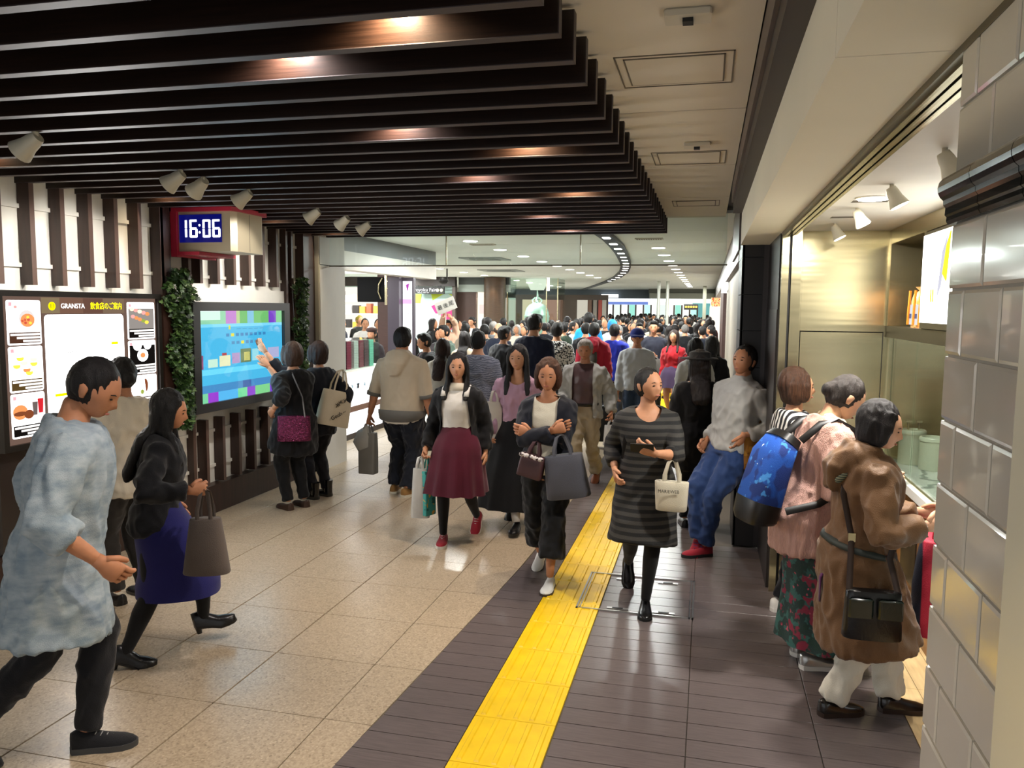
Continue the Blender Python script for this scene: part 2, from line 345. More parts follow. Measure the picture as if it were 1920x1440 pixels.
# ---- trims, soffit, shop front track
o=MB(); o.use(M_GTRIM).box(.155,.19,-.6,6.8,2.84,2.985); o.use(M_DTRIM).box(.17,.26,-.6,6.8,2.755,2.95); o.obj('trim_1',None,None,kind='structure')
S=struct('soffit','cream plasterboard soffit over the shop front')
for y0,y1 in ((-.6,1.82),(1.826,6.82)): MB().box(.24,.47,y0,y1,2.5,2.754).obj('soffit_board',M_CREAM,S)
MB().box(.26,2.6,-.6,6.82,2.754,3.0).obj('upper_wall',M_DTRIM,S)
t=struct('trim_2','steel folding-door track along the soffit edge')
for x0,x1,z0,m in ((.468,.484,2.482,M_STEELD),(.484,.502,2.475,M_STEEL),(.502,.514,2.5,M_BLACK),(.514,.535,2.478,M_STEEL),(.535,.545,2.5,M_BLACK),(.545,.562,2.48,M_STEEL)): MB().box(x0,x1,-.2,5.74,z0,2.53).obj('rail',m,t)
# ---- dark column
DC=struct('column','near-black panelled column at the end of the shop front')
MB().box(.275,.46,6.81,7.5,0,2.97).obj('core',M_BLACK,DC)
zs=[0,.3,.6,.9,1.2,1.505,1.805,2.1,2.4,2.755]
for z0,z1 in zip(zs,zs[1:]):
    MB().box(.262,.425,6.79,6.81,z0+.003,z1-.003).obj('panel',M_DARK,DC); MB().box(.255,.275,6.79,7.5,z0+.003,z1-.003).obj('panel',M_DARK,DC)
MB().box(.425,.47,6.795,6.81,0,2.5).obj('corner_strip',mat('gunmetal','4a4544',.35,.8),DC)
MB().box(.46,.475,5.8,6.8,0,1.98).obj('side_panel',mat('gunmetal','4a4544',.35,.8),DC); MB().box(.465,.475,5.8,6.8,1.98,2.5).obj('side_panel',M_DARK,DC)
MB().box(.24,.262,7.3,9.2,2.5,2.97).obj('beam_end',M_GTRIM,DC)
# ---- shop interior
SW=struct('wall_right','brushed steel walls of the counter shop')
MB().box(.475,.52,5.72,5.8,0,2.5).obj('jamb',M_STEEL,SW); MB().box(.522,.536,5.74,5.8,0,2.5).obj('jamb_slot',M_BLACK,SW); MB().box(.538,.60,5.72,5.8,0,2.52).obj('jamb',M_STEEL,SW)
MB().box(.60,.66,6.22,6.26,0,2.55).obj('steel_panel',M_STEEL,SW); MB().box(.662,1.235,6.23,6.27,1.826,2.55).obj('steel_panel',M_STEEL,SW)
MB().box(.662,1.235,6.255,6.27,0,1.826).obj('door_recess',M_BLACK,SW)
MB().box(.668,1.229,6.234,6.255,.02,1.818).obj('access_door',M_STEEL,SW)
MB().box(1.237,2.5,6.24,6.27,0,2.55).obj('steel_panel',M_STEEL,SW); MB().box(.585,.60,5.8,6.22,0,2.55).obj('return_panel',M_STEEL,SW)
MB().box(2.4,2.44,-.5,6.3,0,2.6).obj('rear_panel',M_STEEL,SW)
SC=struct('ceiling_shop','white ceiling of the counter shop'); MB().box(.56,2.5,-.6,6.3,2.552,2.6).obj('ceiling_board',M_WHITE,SC)
for y in (4.55,5.3): 
    for d in (0,.03,.06): MB().box(.72,.9,y+d,y+d+.008,2.549,2.553).obj('air_slot',M_LINE,SC)
# upper cabinet with niche and light box
UC=thing('wall_cabinet','brushed steel overhead cabinet with a shelf niche above the counter','cabinet',(1.6,4,1.79))
MB().box(1.245,1.9,1.2,6.24,1.79,1.87).obj('bottom_rail',M_STEELD,UC); MB().box(1.245,1.9,1.2,6.24,2.45,2.55).obj('top_rail',M_STEEL,UC)
MB().box(1.245,1.9,6.17,6.24,1.87,2.45).obj('end_panel',M_STEEL,UC); MB().box(1.6,1.62,5.28,6.17,1.87,2.45).obj('niche_back',M_STEEL,UC); MB().box(1.245,1.62,5.24,5.28,1.87,2.45).obj('divider',M_STEEL,UC)
LB=thing('light_box_sign','glowing white menu light box with a yellow and grey picture above the counter','sign',(1.26,4.7,1.88))
MB().box(1.235,1.3,3.9,5.235,1.875,2.44).obj('frame',M_STEELD,LB); MB().box(1.228,1.236,3.92,5.22,1.91,2.42).obj('lit_face',emis('lightbox_white','fffdf2',3.2),LB)
MB().prism([(4.72,2.38),(4.80,2.12),(4.86,2.06),(4.80,2.3)],0,1.224,1.2285).obj('picture_shape',emis('pic_grey','a9a9b5',1.2),LB); MB().prism([(4.66,2.40),(4.72,2.33),(4.77,2.18),(4.70,2.14)],0,1.222,1.2285).obj('picture_shape',emis('pic_yellow','e8cf2e',1.5),LB)
for y in (4.94,4.98): MB().box(1.224,1.2285,y,y+.012,2.03,2.10).obj('picture_letter',emis('pic_yellow','e8cf2e',1.5),LB)
# bread bags in the niche
for i,y in enumerate((5.42,5.56,5.70)):
    o=thing('bread_bag','twist-tied bag of orange bread with a white label, %s in the steel niche'%('nearest','middle','farthest')[i],'bag',(1.34,y,1.87),'bread bags in the niche')
    bg=mat('bread_orange','d98a3a',.35,col2='f3c98a',vscale=22,coat=.4)
    MB().tube([((1.35,y,1.87),.055,.06),((1.35,y,1.93),.06,.065),((1.35,y,2.04),.058,.062),((1.35,y,2.09),.045,.05),((1.35,y,2.11),.015,.015),((1.35,y,2.135),.04,.035)],14,power=3).obj('bag_body',bg,o,60)
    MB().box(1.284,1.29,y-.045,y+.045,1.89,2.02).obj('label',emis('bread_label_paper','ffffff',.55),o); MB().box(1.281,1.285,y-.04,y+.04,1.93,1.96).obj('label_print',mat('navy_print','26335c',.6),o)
    MB().tube([((1.28,y,2.11),.008,.004),((1.275,y,2.0),.008,.004),((1.275,y+.01,1.89),.008,.004)],6).obj('ribbon',mat('orange_ribbon','d9821f',.4),o)
# counter
CT=thing('shop_counter','wooden counter with dark doors below a marble top','counter',(1.5,4,0))
mw=mat('walnut_counter','8a5f34',.4,var=.25,vscale=4,stretch=(1,1,6))
MB().box(1.28,2.0,4.6,6.235,0,.838).obj('body',mw,CT); MB().box(1.28,2.0,2.0,4.6,0,.49).obj('low_body',mw,CT)
for i in range(3):
    y=4.68+.5*i; d=MB().box(1.272,1.281,y,y+.36,.28,.72).obj('door',mat('smoked_door','231c18',.25),CT); MB().box(1.262,1.272,y+.04,y+.32,.70,.712).obj('handle',M_STEEL,d)
def marble():
    m=mat('marble','e6e6e0',.15); N,L=nodes(m); b=N['Principled BSDF']; tc=N.new('ShaderNodeTexCoord'); wv=N.new('ShaderNodeTexWave'); wv.inputs['Scale'].default_value=1.6; wv.inputs['Distortion'].default_value=14; wv.inputs['Detail'].default_value=4
    L.new(tc.outputs['Object'],wv.inputs[0]); r=N.new('ShaderNodeValToRGB'); L.new(wv.outputs[1],r.inputs[0]); r.color_ramp.elements[0].color=(*lin('8f9590'),1); r.color_ramp.elements[1].position=.25; r.color_ramp.elements[1].color=(*lin('eceae4'),1); L.new(r.outputs[0],b.inputs['Base Color']); return m
WT=MB().bbox(1.235,2.05,4.6,6.238,.84,.90,.004).obj('worktop',marble(),None,label='white and grey veined marble worktop of the shop counter',cat='worktop')
MB().box(1.262,1.285,4.65,6.2,.90,.906).obj('glass_rail',M_STEEL,WT)
GS=thing('glass_screen','clear glass screen standing on the marble worktop','glass screen',(1.27,4,.9))
for y0,y1 in ((5.42,6.2),(4.62,5.41)): MB().box(1.27,1.278,y0,y1,.905,1.79).obj('pane',glass(),GS)
# canisters
for i,(x,y,r,hh) in enumerate(((1.43,6.08,.085,.245),(1.52,5.89,.085,.225))):
    o=thing('canister',('white ceramic canister with two metal knobs behind the glass','shorter white canister in front of the knobbed one')[i],'canister',(x,y,.901))
    MB().lathe([(r,0),(r*1.02,.02),(r,hh-.03),(r*1.06,hh-.028),(r*1.06,hh-.01),(r*.98,hh),(r*.85,hh),(r*.85,hh-.01)],(x,y,.901),24).obj('body',mat('ivory_ceramic','dcdcc8',.3),o,40)
    if i==0:
        for dx in (-.03,.04): k=MB().cyl((x+dx,y,.9+hh),(x+dx,y,.9+hh+.05),.008).obj('knob_stem',M_STEEL,o); MB().box(x+dx-.018,x+dx+.018,y-.012,y+.012,.9+hh+.05,.9+hh+.065).obj('knob_cap',M_STEEL,o)
for i,z in enumerate((.901,1.19)):
    o=thing('white_tub',('tall white tub on the marble beside the canisters','white tub stacked on top of the tall tub')[i],'tub',(1.66,5.70,z))
    MB().lathe([(.10,0),(.105,.02),(.105,.25),(.112,.255),(.112,.275),(.104,.285)],(1.66,5.70,z),24).obj('body',M_WHITE,o,40)
# display case at the counter front
DCASE=thing('display_case','bright lit glass display case set in the counter by the pillar','display case',(1.5,3,.6))
MB().box(1.22,1.7,2.1,4.55,.62,.66).obj('shelf',emis('case_glow','ffffff',1.3),DCASE); MB().box(1.205,1.22,2.1,4.6,.5,.93).obj('front_glass',glass(),DCASE); MB().box(1.2,1.235,4.56,4.6,.5,.93).obj('post',M_STEEL,DCASE)
# shop lamps
M_SPOTB=mat('ivory_spot_body','cfc9b4',.4)
def spot_head(name,label,pos,aim,power,color,group,scale=1.0,angle=70,body=M_SPOTB,ring=True):
    o=thing(name,label,'spotlight',pos,group); p=Vector(pos); d=(Vector(aim)-p).normalized(); s=scale
    e=p+d*.13*s
    MB().tube([(p-d*.02*s,.035*s,.035*s),(p+d*.02*s,.045*s,.045*s),(p+d*.06*s,.05*s,.05*s),(p+d*.08*s,.056*s,.056*s),(e,.072*s,.072*s)],16).obj('lamp_body',body,o,50)
    MB().cyl(e,e+d*.002,.06*s,n=16).obj('lens',emis('spot_lens','fff4df',14),o)
    if ring: MB().lathe([(.06*s,0),(.085*s,0),(.085*s,.012),(.06*s,.012)],(p.x,p.y,p.z+.045*s),20).obj('mount_ring',M_WHITE,o,40)
    MB().cyl(p+Vector((0,0,-.01)),p+Vector((0,0,.09*s)),.016*s,n=8).obj('bracket',body,o)
    light('SPOT',name+'_lamp',e+d*.01,power,color,.03,aim=aim,angle=angle,blend=.5)
ords=('nearest','second nearest','third','farthest')
for i,y in enumerate((3.16,4.0,4.87,5.70)):
    spot_head('shop_spotlight','ivory swivel spotlight in the white shop ceiling, %s in its row'%ords[i],(.795,y,2.525),(1.5,y-.15,1.1),50,NEUT,'shop ceiling spotlights',.62,95)
o=thing('shop_downlight','round white downlight in the shop ceiling between the spotlights','downlight',(.80,4.45,2.55)); MB().lathe([(.075,0),(.085,0),(.085,.006),(.075,.006)],(.80,4.45,2.546),24).obj('rim',M_WHITE,o); MB().lathe([(.074,0),(.074,.003)],(.80,4.45,2.541),24).obj('lens',M_LAMP,o)
light('AREA','shop_downlight_lamp',(.80,4.45,2.54),40,NEUT,.15); light('AREA','shop_downlight_lamp',(1.6,3,2.54),30,NEUT,.15)
# ---- tiled pillar in the right foreground
PI_=struct('pillar','white glazed subway-tiled pillar with a dark green moulding')
MB().box(.478,1.2,-.6,1.785,0,2.97).obj('core',mat('pillar_grout','a9a294',.7),PI_)
M_TILE=mat('grey_white_glaze','c4beb0',.12,var=.04,vscale=3,spec=.6,coat=.5,bump=.03,bscale=9)
def tile_field(z0,z1,down):
    hgt=.131; k=0
    while True:
        zt=(z0-k*hgt) if down else (z0+k*hgt+hgt)
        zb=zt-hgt
        if (down and zt<z1) or (not down and zb>z1): break
        w_=.205; off=(k%2)*w_/2
        y=1.785-off+ (w_ if off else 0)
        while y>.9:
            a=max(y-w_,.2); c=min(y,1.785)
            if c-a>.01: MB().bbox(0,.001,0,.001,0,.001)  if False else tile_piece(a,c,zb,zt)
            y-=w_
        k+=1
def tile_piece(y0,y1,z0,z1):
    g=.003; b=.006
    A=[(.478,y0+g,z0+g),(.478,y0+g,z1-g),(.478,y1-g,z1-g),(.478,y1-g,z0+g)]; B=[(.472,)+p[1:] for p in A]; c=((y0+y1)/2,(z0+z1)/2)
    C=[(.4695,p[1]+math.copysign(b,c[0]-p[1]),p[2]+math.copysign(b,c[1]-p[2])) for p in A]
    MB().loft([A,B,C]).obj('tile',M_TILE,PI_)
tile_field(2.15,.6,True); tile_field(2.245,2.97,False)
prof=[(.478,2.15),(.464,2.151),(.458,2.158),(.459,2.166),(.453,2.170),(.454,2.184),(.447,2.190),(.446,2.199),(.436,2.205),(.429,2.214),(.427,2.224),(.431,2.235),(.442,2.243),(.478,2.246)]
prof=[(.4695-(.4695-x)*.62 if x<.4695 else x,z) for x,z in prof]
for a,c in ((1.60,1.8),(1.395,1.597),(1.19,1.392),(.985,1.187),(.78,.982)): MB().prism(prof,1,a,c).obj('moulding_piece',mat('bottle_green_glaze','0a1210',.14,coat=.15,var=.2,vscale=30),PI_)
MB().box(.45,.6,.9,1.325,0,2.97).obj('door_post',mat('cream_gloss','d8d2b8',.3),PI_)
# ================================================================== LEFT WALL
M_FIN=mat('brown_fin_laminate','35211a',.4,var=.25,vscale=5,stretch=(6,6,.6)); M_FINE=mat('fin_edge_band','5a443b',.45)
M_WALLW=mat('wall_white','e8e4da',.6,var=.02)
WL=struct('wall_left','white wall behind dark vertical fins')
MB().box(-4.95,-4.605,-.6,8.62,0,3.0).obj('white_backing',M_WALLW,WL)
def fin(y,z0,z1,x0=-4.6,x1=-4.5,t=.04):
    b=MB(); b.use(M_FIN).box(x0,x1-.003,y-t/2,y+t/2,z0,z1); b.use(M_FINE).box(x1-.003,x1,y-t/2,y+t/2,z0,z1); return b.obj('fin',None,WL)
for k in range(-2,24):
    y=SLAT_Y0+k*SLAT_P+.03
    if y<6.0: fin(y,2.10,2.95)
    elif 6.3<y<8.0: fin(y,2.17,2.95)
for y in (6.45,6.71,6.98,7.25,7.52,7.8): fin(y,.285,.905)
for y0,y1 in ((5.88,6.0),(8.32,8.58)): MB().box(-4.604,-4.5,y0,y1,0,2.95).obj('wide_post',M_FIN,WL)
fin(6.30,.28,2.95,x1=-4.53); fin(8.0,.28,2.95,x1=-4.53); fin(8.14,.28,2.95,x1=-4.54)
MB().box(-4.604,-4.585,4.0,8.4,2.22,2.25).obj('white_rail',M_WALLW,WL); MB().box(-4.604,-4.585,4.0,8.4,2.62,2.65).obj('white_rail',M_WALLW,WL)
for z in (.42,.76): MB().box(-4.604,-4.585,6.1,8.4,z,z+.03).obj('white_rail',M_WALLW,WL)
MB().box(-4.604,-4.56,6.3,8.0,2.0,2.13).obj('white_fascia',M_WALLW,WL)
MB().box(-4.604,-4.5,-.6,8.58,0,.27).obj('baseboard_left',M_FIN,None,kind='structure')
PR=struct('wall_pier','white pier at the end of the slatted wall'); MB().box(-4.95,-4.45,8.62,9.28,0,2.455).obj('pier_body',M_WHITE,PR); MB().box(-4.95,-4.452,8.625,9.275,2.462,3.0).obj('pier_head',M_WHITE,PR); MB().box(-4.6,-4.46,8.60,8.62,0,3.0).obj('pier_edge',M_OFFW,PR)
# ---- directory light box
def eprint(name,c,s=1.15): return emis(name,c,s)
LBX=thing('directory_light_box','large backlit directory of restaurants with food photo cards on the slatted wall','sign',(-4.5,5.05,1.0))
MB().box(-4.6,-4.53,4.24,5.84,.98,2.06).obj('housing',M_BLACK,LBX)
MB().box(-4.6,-4.54,4.24,5.86,.28,.975).obj('lower_panel',mat('smoked_brown_panel','2a211d',.2),LBX)
fr=mat('dark_bronze_frame','24201d',.35,.5)
for a in ((4.24,5.84,2.02,2.06),(4.24,5.84,.98,1.02),(4.24,4.28,1.02,2.02),(5.80,5.84,1.02,2.02)): MB().box(-4.53,-4.485,*a).obj('frame_bar',fr,LBX)
def quad(y0,y1,z0,z1,m,par,name,x=-4.5,d=.003,r=0):
    if r:
        pts=[]
        for cy,cz,a0 in ((y1-r,z1-r,0),(y0+r,z1-r,90),(y0+r,z0+r,180),(y1-r,z0+r,270)):
            for k in range(4): a=math.radians(a0+30*k); pts.append((cy+r*math.cos(a),cz+r*math.sin(a)))
        return MB().prism(pts,0,x-d,x).obj(name,m,par)
    return MB().box(x-d,x,y0,y1,z0,z1).obj(name,m,par)
quad(4.28,5.80,1.02,2.02,eprint('dir_brown','8a6f62',.45),LBX,'backlit_panel',-4.515,.012)
for y0,y1,c in ((4.62,4.78,'a08b6a'),(4.78,5.0,'8f6a58'),(5.0,5.2,'7d5a4c'),(5.2,5.43,'937a63')): quad(y0,y1,1.905,2.015,eprint('dir_band_'+c,c,.5),LBX,'title_band',-4.512,.003)
W1=eprint('paper_white','fffdfb',2.3)
quad(4.635,5.41,1.06,1.895,W1,LBX,'map_sheet',-4.508,.004,.03)
EB=emis('print_black','16110e',.2); EY=eprint('print_yellow','f2e500',1.5); EP=eprint('print_pink','f1dcdc',1.2); EG=emis('print_grey','8c8c8c',.7)
MB().prism([(4.705+.03*math.cos(a),1.955+.03*math.sin(a)) for a in [i*math.pi/8 for i in range(16)]],0,-4.509,-4.505).obj('level_badge',EY,LBX)
lettering('B1',.042,emis('print_olive','9a9020',.8),LBX,(-4.503,4.705,1.955),(1,0,0))
lettering('GRANSTA',.05,eprint('print_white','ffffff',1.8),LBX,(-4.505,4.895,1.955),(1,0,0),wide=1.0)
lettering('飲食店のご案内',.058,EY,LBX,(-4.505,5.23,1.955),(1,0,0),wide=.82)
for y0,y1,z,m in ((4.70,4.86,1.31,EY),(5.27,5.34,1.66,EY),(4.80,4.92,1.60,EG),(4.78,4.9,1.65,EG),(4.83,4.86,1.36,emis('print_red','c02040',1)),(5.12,5.15,1.61,EG),(4.65,4.72,1.2,EP)): quad(y0,y1,z,z+(.02 if m in (EY,) else (.003 if m is EG else .03)),m,LBX,'map_mark',-4.5055,.002)
lettering('Tarasse Do',.022,EG,LBX,(-4.5045,4.865,1.625),(1,0,0))
def disc(y,z,ry,rz,m,par,name='food_picture',x=-4.5,a0=0,a1=360):
    n=14; pts=[(y+ry*math.cos(math.radians(a0+(a1-a0)*i/n)),z+rz*math.sin(math.radians(a0+(a1-a0)*i/n))) for i in range(n if a1-a0>=360 else n+1)]
    return MB().prism(pts,0,x-.001,x).obj(name,m,par)
FO=[eprint('food_orange','e08a52',1),eprint('food_red','c4513f',.9),eprint('food_yellow','ecc94a',1.1),eprint('food_green','9aa84a',.8),eprint('food_pink','ef9a94',1),eprint('food_brown','8a4a2c',.7),eprint('food_cream','f6e3b8',1.2)]
BAR=eprint('card_brown','6f4a38',.4); BARK=emis('card_black','2a2523',.25); BWH=eprint('card_text','fff7f0',1.2)
def card(y0,y1,z0,z1,style,bar=BAR,bg=None):
    c=quad(y0,y1,z0,z1,W1 if bg is None else bg,LBX,'menu_card',-4.506,.004,.015)
    zb=z0+.085; quad(y0+.012,y1-.012,z0+.012,zb,bar,c,'caption_bar',-4.504,.002)
    for i in range(3): 
        quad(y0+.02+.05*i,y1-.016,zb-.022-.022*i,zb-.008-.022*i,BWH,c,'caption_text',-4.503,.001)
    quad(y0+.015,y0+.04,z1-.04,z1-.015,eprint('tag_pink','e9a0a8',1),c,'card_number',-4.503,.001)
    w_=y1-y0; cy=(y0+y1)/2; cz=(z0+.09+z1)/2
    if style=='bowl':
        disc(cy+.02,cz-.02,.065,.06,eprint('bowl_grey','cfc6c2',1),c,x=-4.5035); disc(cy+.025,cz-.03,.058,.045,FO[0],c,x=-4.5028)
        for i in range(7): disc(cy+.02+rnd.uniform(-.04,.04),cz-.03+rnd.uniform(-.025,.025),.012,.009,FO[rnd.choice([1,2,0,3])],c,x=-4.502)
        disc(cy-.07,cz+.06,.014,.01,FO[4],c,x=-4.5035)
    elif style=='slices':
        for dy,dz,f in ((-.05,.03,2),(-.08,-.02,2),(-.02,.0,6),(.0,-.05,0),(.06,-.01,2),(.06,.02,6),(.02,-.07,2)): disc(cy+dy,cz+dz,.03,.02,FO[f],c,x=-4.5035+.0002*abs(dy),a0=160,a1=380)
    elif style=='burger':
        quad(y0+.012,y1-.012,zb+.005,z1-.05,EP,c,'photo_ground',-4.504,.001)
        disc(cy-.07,cz-.02,.06,.05,FO[0],c,x=-4.503); disc(cy-.07,cz-.03,.055,.016,FO[5],c,x=-4.5022); disc(cy+.0,cz-.04,.04,.03,FO[5],c,x=-4.5025)
        MB().prism([(cy+.03,cz+.04),(cy+.075,cz+.04),(cy+.068,cz-.05),(cy+.037,cz-.05)],0,-4.5028,-4.502).obj('food_picture',emis('cup_grey','7a6c68',.6),c)
        MB().prism([(cy+.075,cz+.06),(cy+.125,cz+.06),(cy+.117,cz-.04),(cy+.083,cz-.04)],0,-4.5031,-4.5025).obj('food_picture',eprint('cup_red','c8262e',.9),c)
    elif style=='sushi':
        quad(y0+.012,y1-.012,zb,z1-.05,emis('slate_grey','9b948e',.7),c,'photo_ground',-4.504,.001)
        for i in range(5): disc(y0+.05+.045*i,cz+.05-.01*i,.026,.016,FO[[6,4,6,4,0][i]],c,x=-4.503); disc(y0+.06+.04*i,cz-.01-.012*i,.024,.015,FO[[4,0,0,3,2][i]],c,x=-4.503)
    elif style=='plates':
        quad(y0+.01,y1-.01,zb,z1-.04,BARK,c,'photo_ground',-4.504,.001)
        for dy,dz,r in ((-.06,.05,.05),(.06,.05,.045),(.0,-.03,.065)): disc(cy+dy,cz+dz,r,r*.8,W1,c,x=-4.5033)
        disc(cy+.0,cz-.03,.03,.022,FO[0],c,x=-4.502)
    else:
        disc(cy+.02,cz,.03,.055,FO[5],c,x=-4.503,a0=-80,a1=110); disc(cy-.02,cz-.05,.02,.02,FO[3],c,x=-4.503)
card(4.325,4.602,1.692,1.995,'bowl'); card(4.325,4.602,1.372,1.682,'slices',eprint('card_olive','7a5f35',.4)); card(4.325,4.602,1.06,1.362,'burger',BARK)
card(5.455,5.775,1.69,1.99,'sushi',BARK); card(5.455,5.775,1.405,1.68,'plates',BARK); card(5.455,5.775,1.13,1.395,'prawn',emis('card_dkbrown','40302c',.3)); quad(5.455,5.775,1.03,1.12,W1,LBX,'menu_card',-4.506,.004,.012)
light('AREA','directory_light_box_glow',(-4.44,5.05,1.5),22,(1,.98,.95),.7,aim=(-2,5.05,1.4),size_y=.9)
# ---- touch screen
TS=thing('touch_screen','large wall-mounted touch screen in a charcoal frame showing a blue floor guide','screen',(-4.45,6.93,1.0))
fc=mat('charcoal_frame','2e2d2e',.45)
MB().box(-4.6,-4.44,6.15,7.75,1.0,2.0).obj('housing',fc,TS)
for a in ((6.12,7.78,1.92,2.0),(6.12,7.78,1.0,1.08),(6.12,6.22,1.08,1.92),(7.67,7.78,1.08,1.92)): MB().box(-4.60,-4.38,*a).obj('frame_bar',fc,TS)
SE=1.0
def sq(y0,y1,z0,z1,c,name='screen_tile',x=-4.415,s=SE): return MB().box(x-.001,x,6.22+1.45*y0,6.22+1.45*y1,1.08+.84*z0,1.08+.84*z1).obj(name,emis('scr_'+c,c,s),SCR)
SCR=MB().box(-4.425,-4.416,6.22,7.67,1.08,1.92).obj('display',emis('scr_blue','4fb4e6',.95),TS)
for y0,y1,c in ((0,.3,'8fc5a4'),(.3,.42,'c078c8'),(.42,.46,'b5c58a'),(.46,.55,'6fb06a'),(.55,.63,'7db5d8'),(.63,.82,'74b56e'),(.82,.92,'7a3fc0'),(.92,1,'7fc08a')): sq(y0,y1,.855,1,c)
sq(0,.24,.90,1,'cfe8dc',x=-4.4145)
sq(0,1,.82,.855,'7fccf0')
for y0,y1,c in ((0,.09,'7cc79a'),(.09,.2,'9a3fc8'),(.2,.42,'5aaee8'),(.42,.53,'78cf9a'),(.53,.63,'8a3fc4'),(.63,.82,'82c88a'),(.82,.9,'7a42c8'),(.9,1,'6cb8e8')): sq(y0,y1,0,.105,c)
sq(0,1,.105,.19,'4a86c0'); sq(.48,.58,.105,.19,'3f5fa0',x=-4.4145); sq(0,1,.30,.36,'6fcdf2')
for i in range(9): sq(.3+.055*i,.335+.055*i,.71,.745,('e2cf3a' if i==1 else '3f7fb8'),'menu_icon',-4.4145)
for i in range(6): sq(.36+.055*i,.395+.055*i,.62,.655,('e2cf3a' if i==2 else '4a86b8'),'menu_icon',-4.4145)
sq(.33,.35,.79,.835,'d8cf4a','menu_icon',-4.4145)
for i,(y0,y1,z0,z1,c) in enumerate(((0,.05,.37,.52,'8a4a72'),(.1,.2,.38,.47,'c8dfd0'),(.22,.34,.38,.50,'e6dcb8'),(.25,.3,.5,.53,'b04a52'),(.36,.45,.4,.52,'b090c0'),(.46,.585,.40,.56,'6a7a5a'),(.50,.57,.42,.52,'d8c878'),(.60,.68,.41,.55,'9ad0e0'),(.8,.95,.42,.55,'b0a8d0'))): sq(y0,y1,z0,z1,c,'cake_picture',-4.4142)
for i in range(5): sq(.42+.07*i,.47+.07*i,.79,.794,'2f6f9f','text_line',-4.4142)
MB().box(-4.4,-4.397,6.225,7.665,1.085,1.915).obj('cover_glass',glass(),TS)
light('AREA','touch_screen_glow',(-4.36,6.93,1.5),5,(.5,.8,1),1.0,aim=(-2,6.9,1.4),size_y=.7)
# ---- digital clock, two-faced
CK=thing('digital_clock','red-edged beige digital clock reading 16:06 hung under the slats','clock',(-4.25,6.3,2.4))
mb=mat('beige_metal','a5987f',.4,.2); mr=mat('crimson_paint','a81f38',.45)
CY0,CY1=6.05,6.55; CX0,CX1=-4.5,-3.92
MB().prism([(CX0+.05,CY0),(CX1-.03,CY0),(CX1,CY0+.06),(CX1,CY1-.06),(CX1-.03,CY1),(CX0+.05,CY1)],2,2.43,2.765).obj('case',mb,CK)
MB().box(CX1-.0005,CX1+.001,(CY0+CY1)/2-.006,(CY0+CY1)/2,2.44,2.76).obj('side_seam',M_LINE,CK)
MB().prism([(CX0,CY0-.03),(CX1,CY0-.03),(CX1+.03,CY0+.05),(CX1+.03,CY1-.05),(CX1,CY1+.03),(CX0,CY1+.03)],2,2.765,2.80).obj('red_cap',mr,CK)
MB().box(CX0-.01,CX0+.05,CY0-.03,CY1+.03,2.385,2.765).obj('red_side',mr,CK); MB().box(CX0,CX0+.26,CY0-.02,CY1+.02,2.40,2.428).obj('red_foot',mr,CK)
M_LED=emis('led_white','eef2ff',3); M_LEDB=emis('led_glow','1a2ae0',.35); M_LEDX=mat('display_black','05060f',.15)
SEG={'1':'bc','6':'acdefg','0':'abcdef',':':''}
def clock_face(y,sgn):
    f=MB().box(CX0+.06,CX1-.11,y-.004,y+.004,2.505,2.74).obj('display_panel',M_LEDB if False else mat('display_blue','05082a',.2,emit=.35,ecol='0a1080'),CK)
    w_,hh=.074,.15; dw=CX1-CX0-.17; xs=[CX0+.06+dw*t for t in (.17,.345,.49,.655,.885)]; yy=y+sgn*.005
    for ch,xc in zip('16:06',xs):
        if ch==':':
            for z in (2.59,2.65): MB().prism([(CX0+.06+(CX1-CX0-.17)*(.49 if sgn<0 else .51)+.009*math.cos(a*math.pi/4),z+.009*math.sin(a*math.pi/4)) for a in range(8)],1,min(yy,yy+sgn*.003),max(yy,yy+sgn*.003)).obj('colon_dot',M_LED,f)
            continue
        if ch=='1': xc-=.03
        if sgn>0: xc=(CX0+.06+CX1-.11)-xc
        z0=2.622-hh/2; z1=2.622+hh/2; zm=2.622; t=.017; l=xc-w_/2+t/2; r=xc+w_/2-t/2
        if sgn>0: l,r=r,l
        def bar(xa,xb,za,zb): MB().box(min(xa,xb),max(xa,xb),min(yy,yy+sgn*.003),max(yy,yy+sgn*.003),za,zb).obj('led_segment',M_LED,f)
        g={'a':lambda:bar(min(l,r)-t/2+.006,max(l,r)+t/2-.006,z1-t,z1),'d':lambda:bar(min(l,r)-t/2+.006,max(l,r)+t/2-.006,z0,z0+t),'g':lambda:bar(min(l,r),max(l,r),zm-t/2,zm+t/2),
           'b':lambda:bar(r-t/2,r+t/2,zm+.004,z1-.004),'c':lambda:bar(r-t/2,r+t/2,z0+.004,zm-.004),'f':lambda:bar(l-t/2,l+t/2,zm+.004,z1-.004),'e':lambda:bar(l-t/2,l+t/2,z0+.004,zm-.004)}
        for s_ in SEG[ch]: g[s_]()
clock_face(CY0-.002,-1); clock_face(CY1+.002,1)
for x in (-4.2,-4.05): MB().cyl((x,6.3,2.75),(x,6.3,2.95),.015).obj('hanger',M_STEEL,CK)
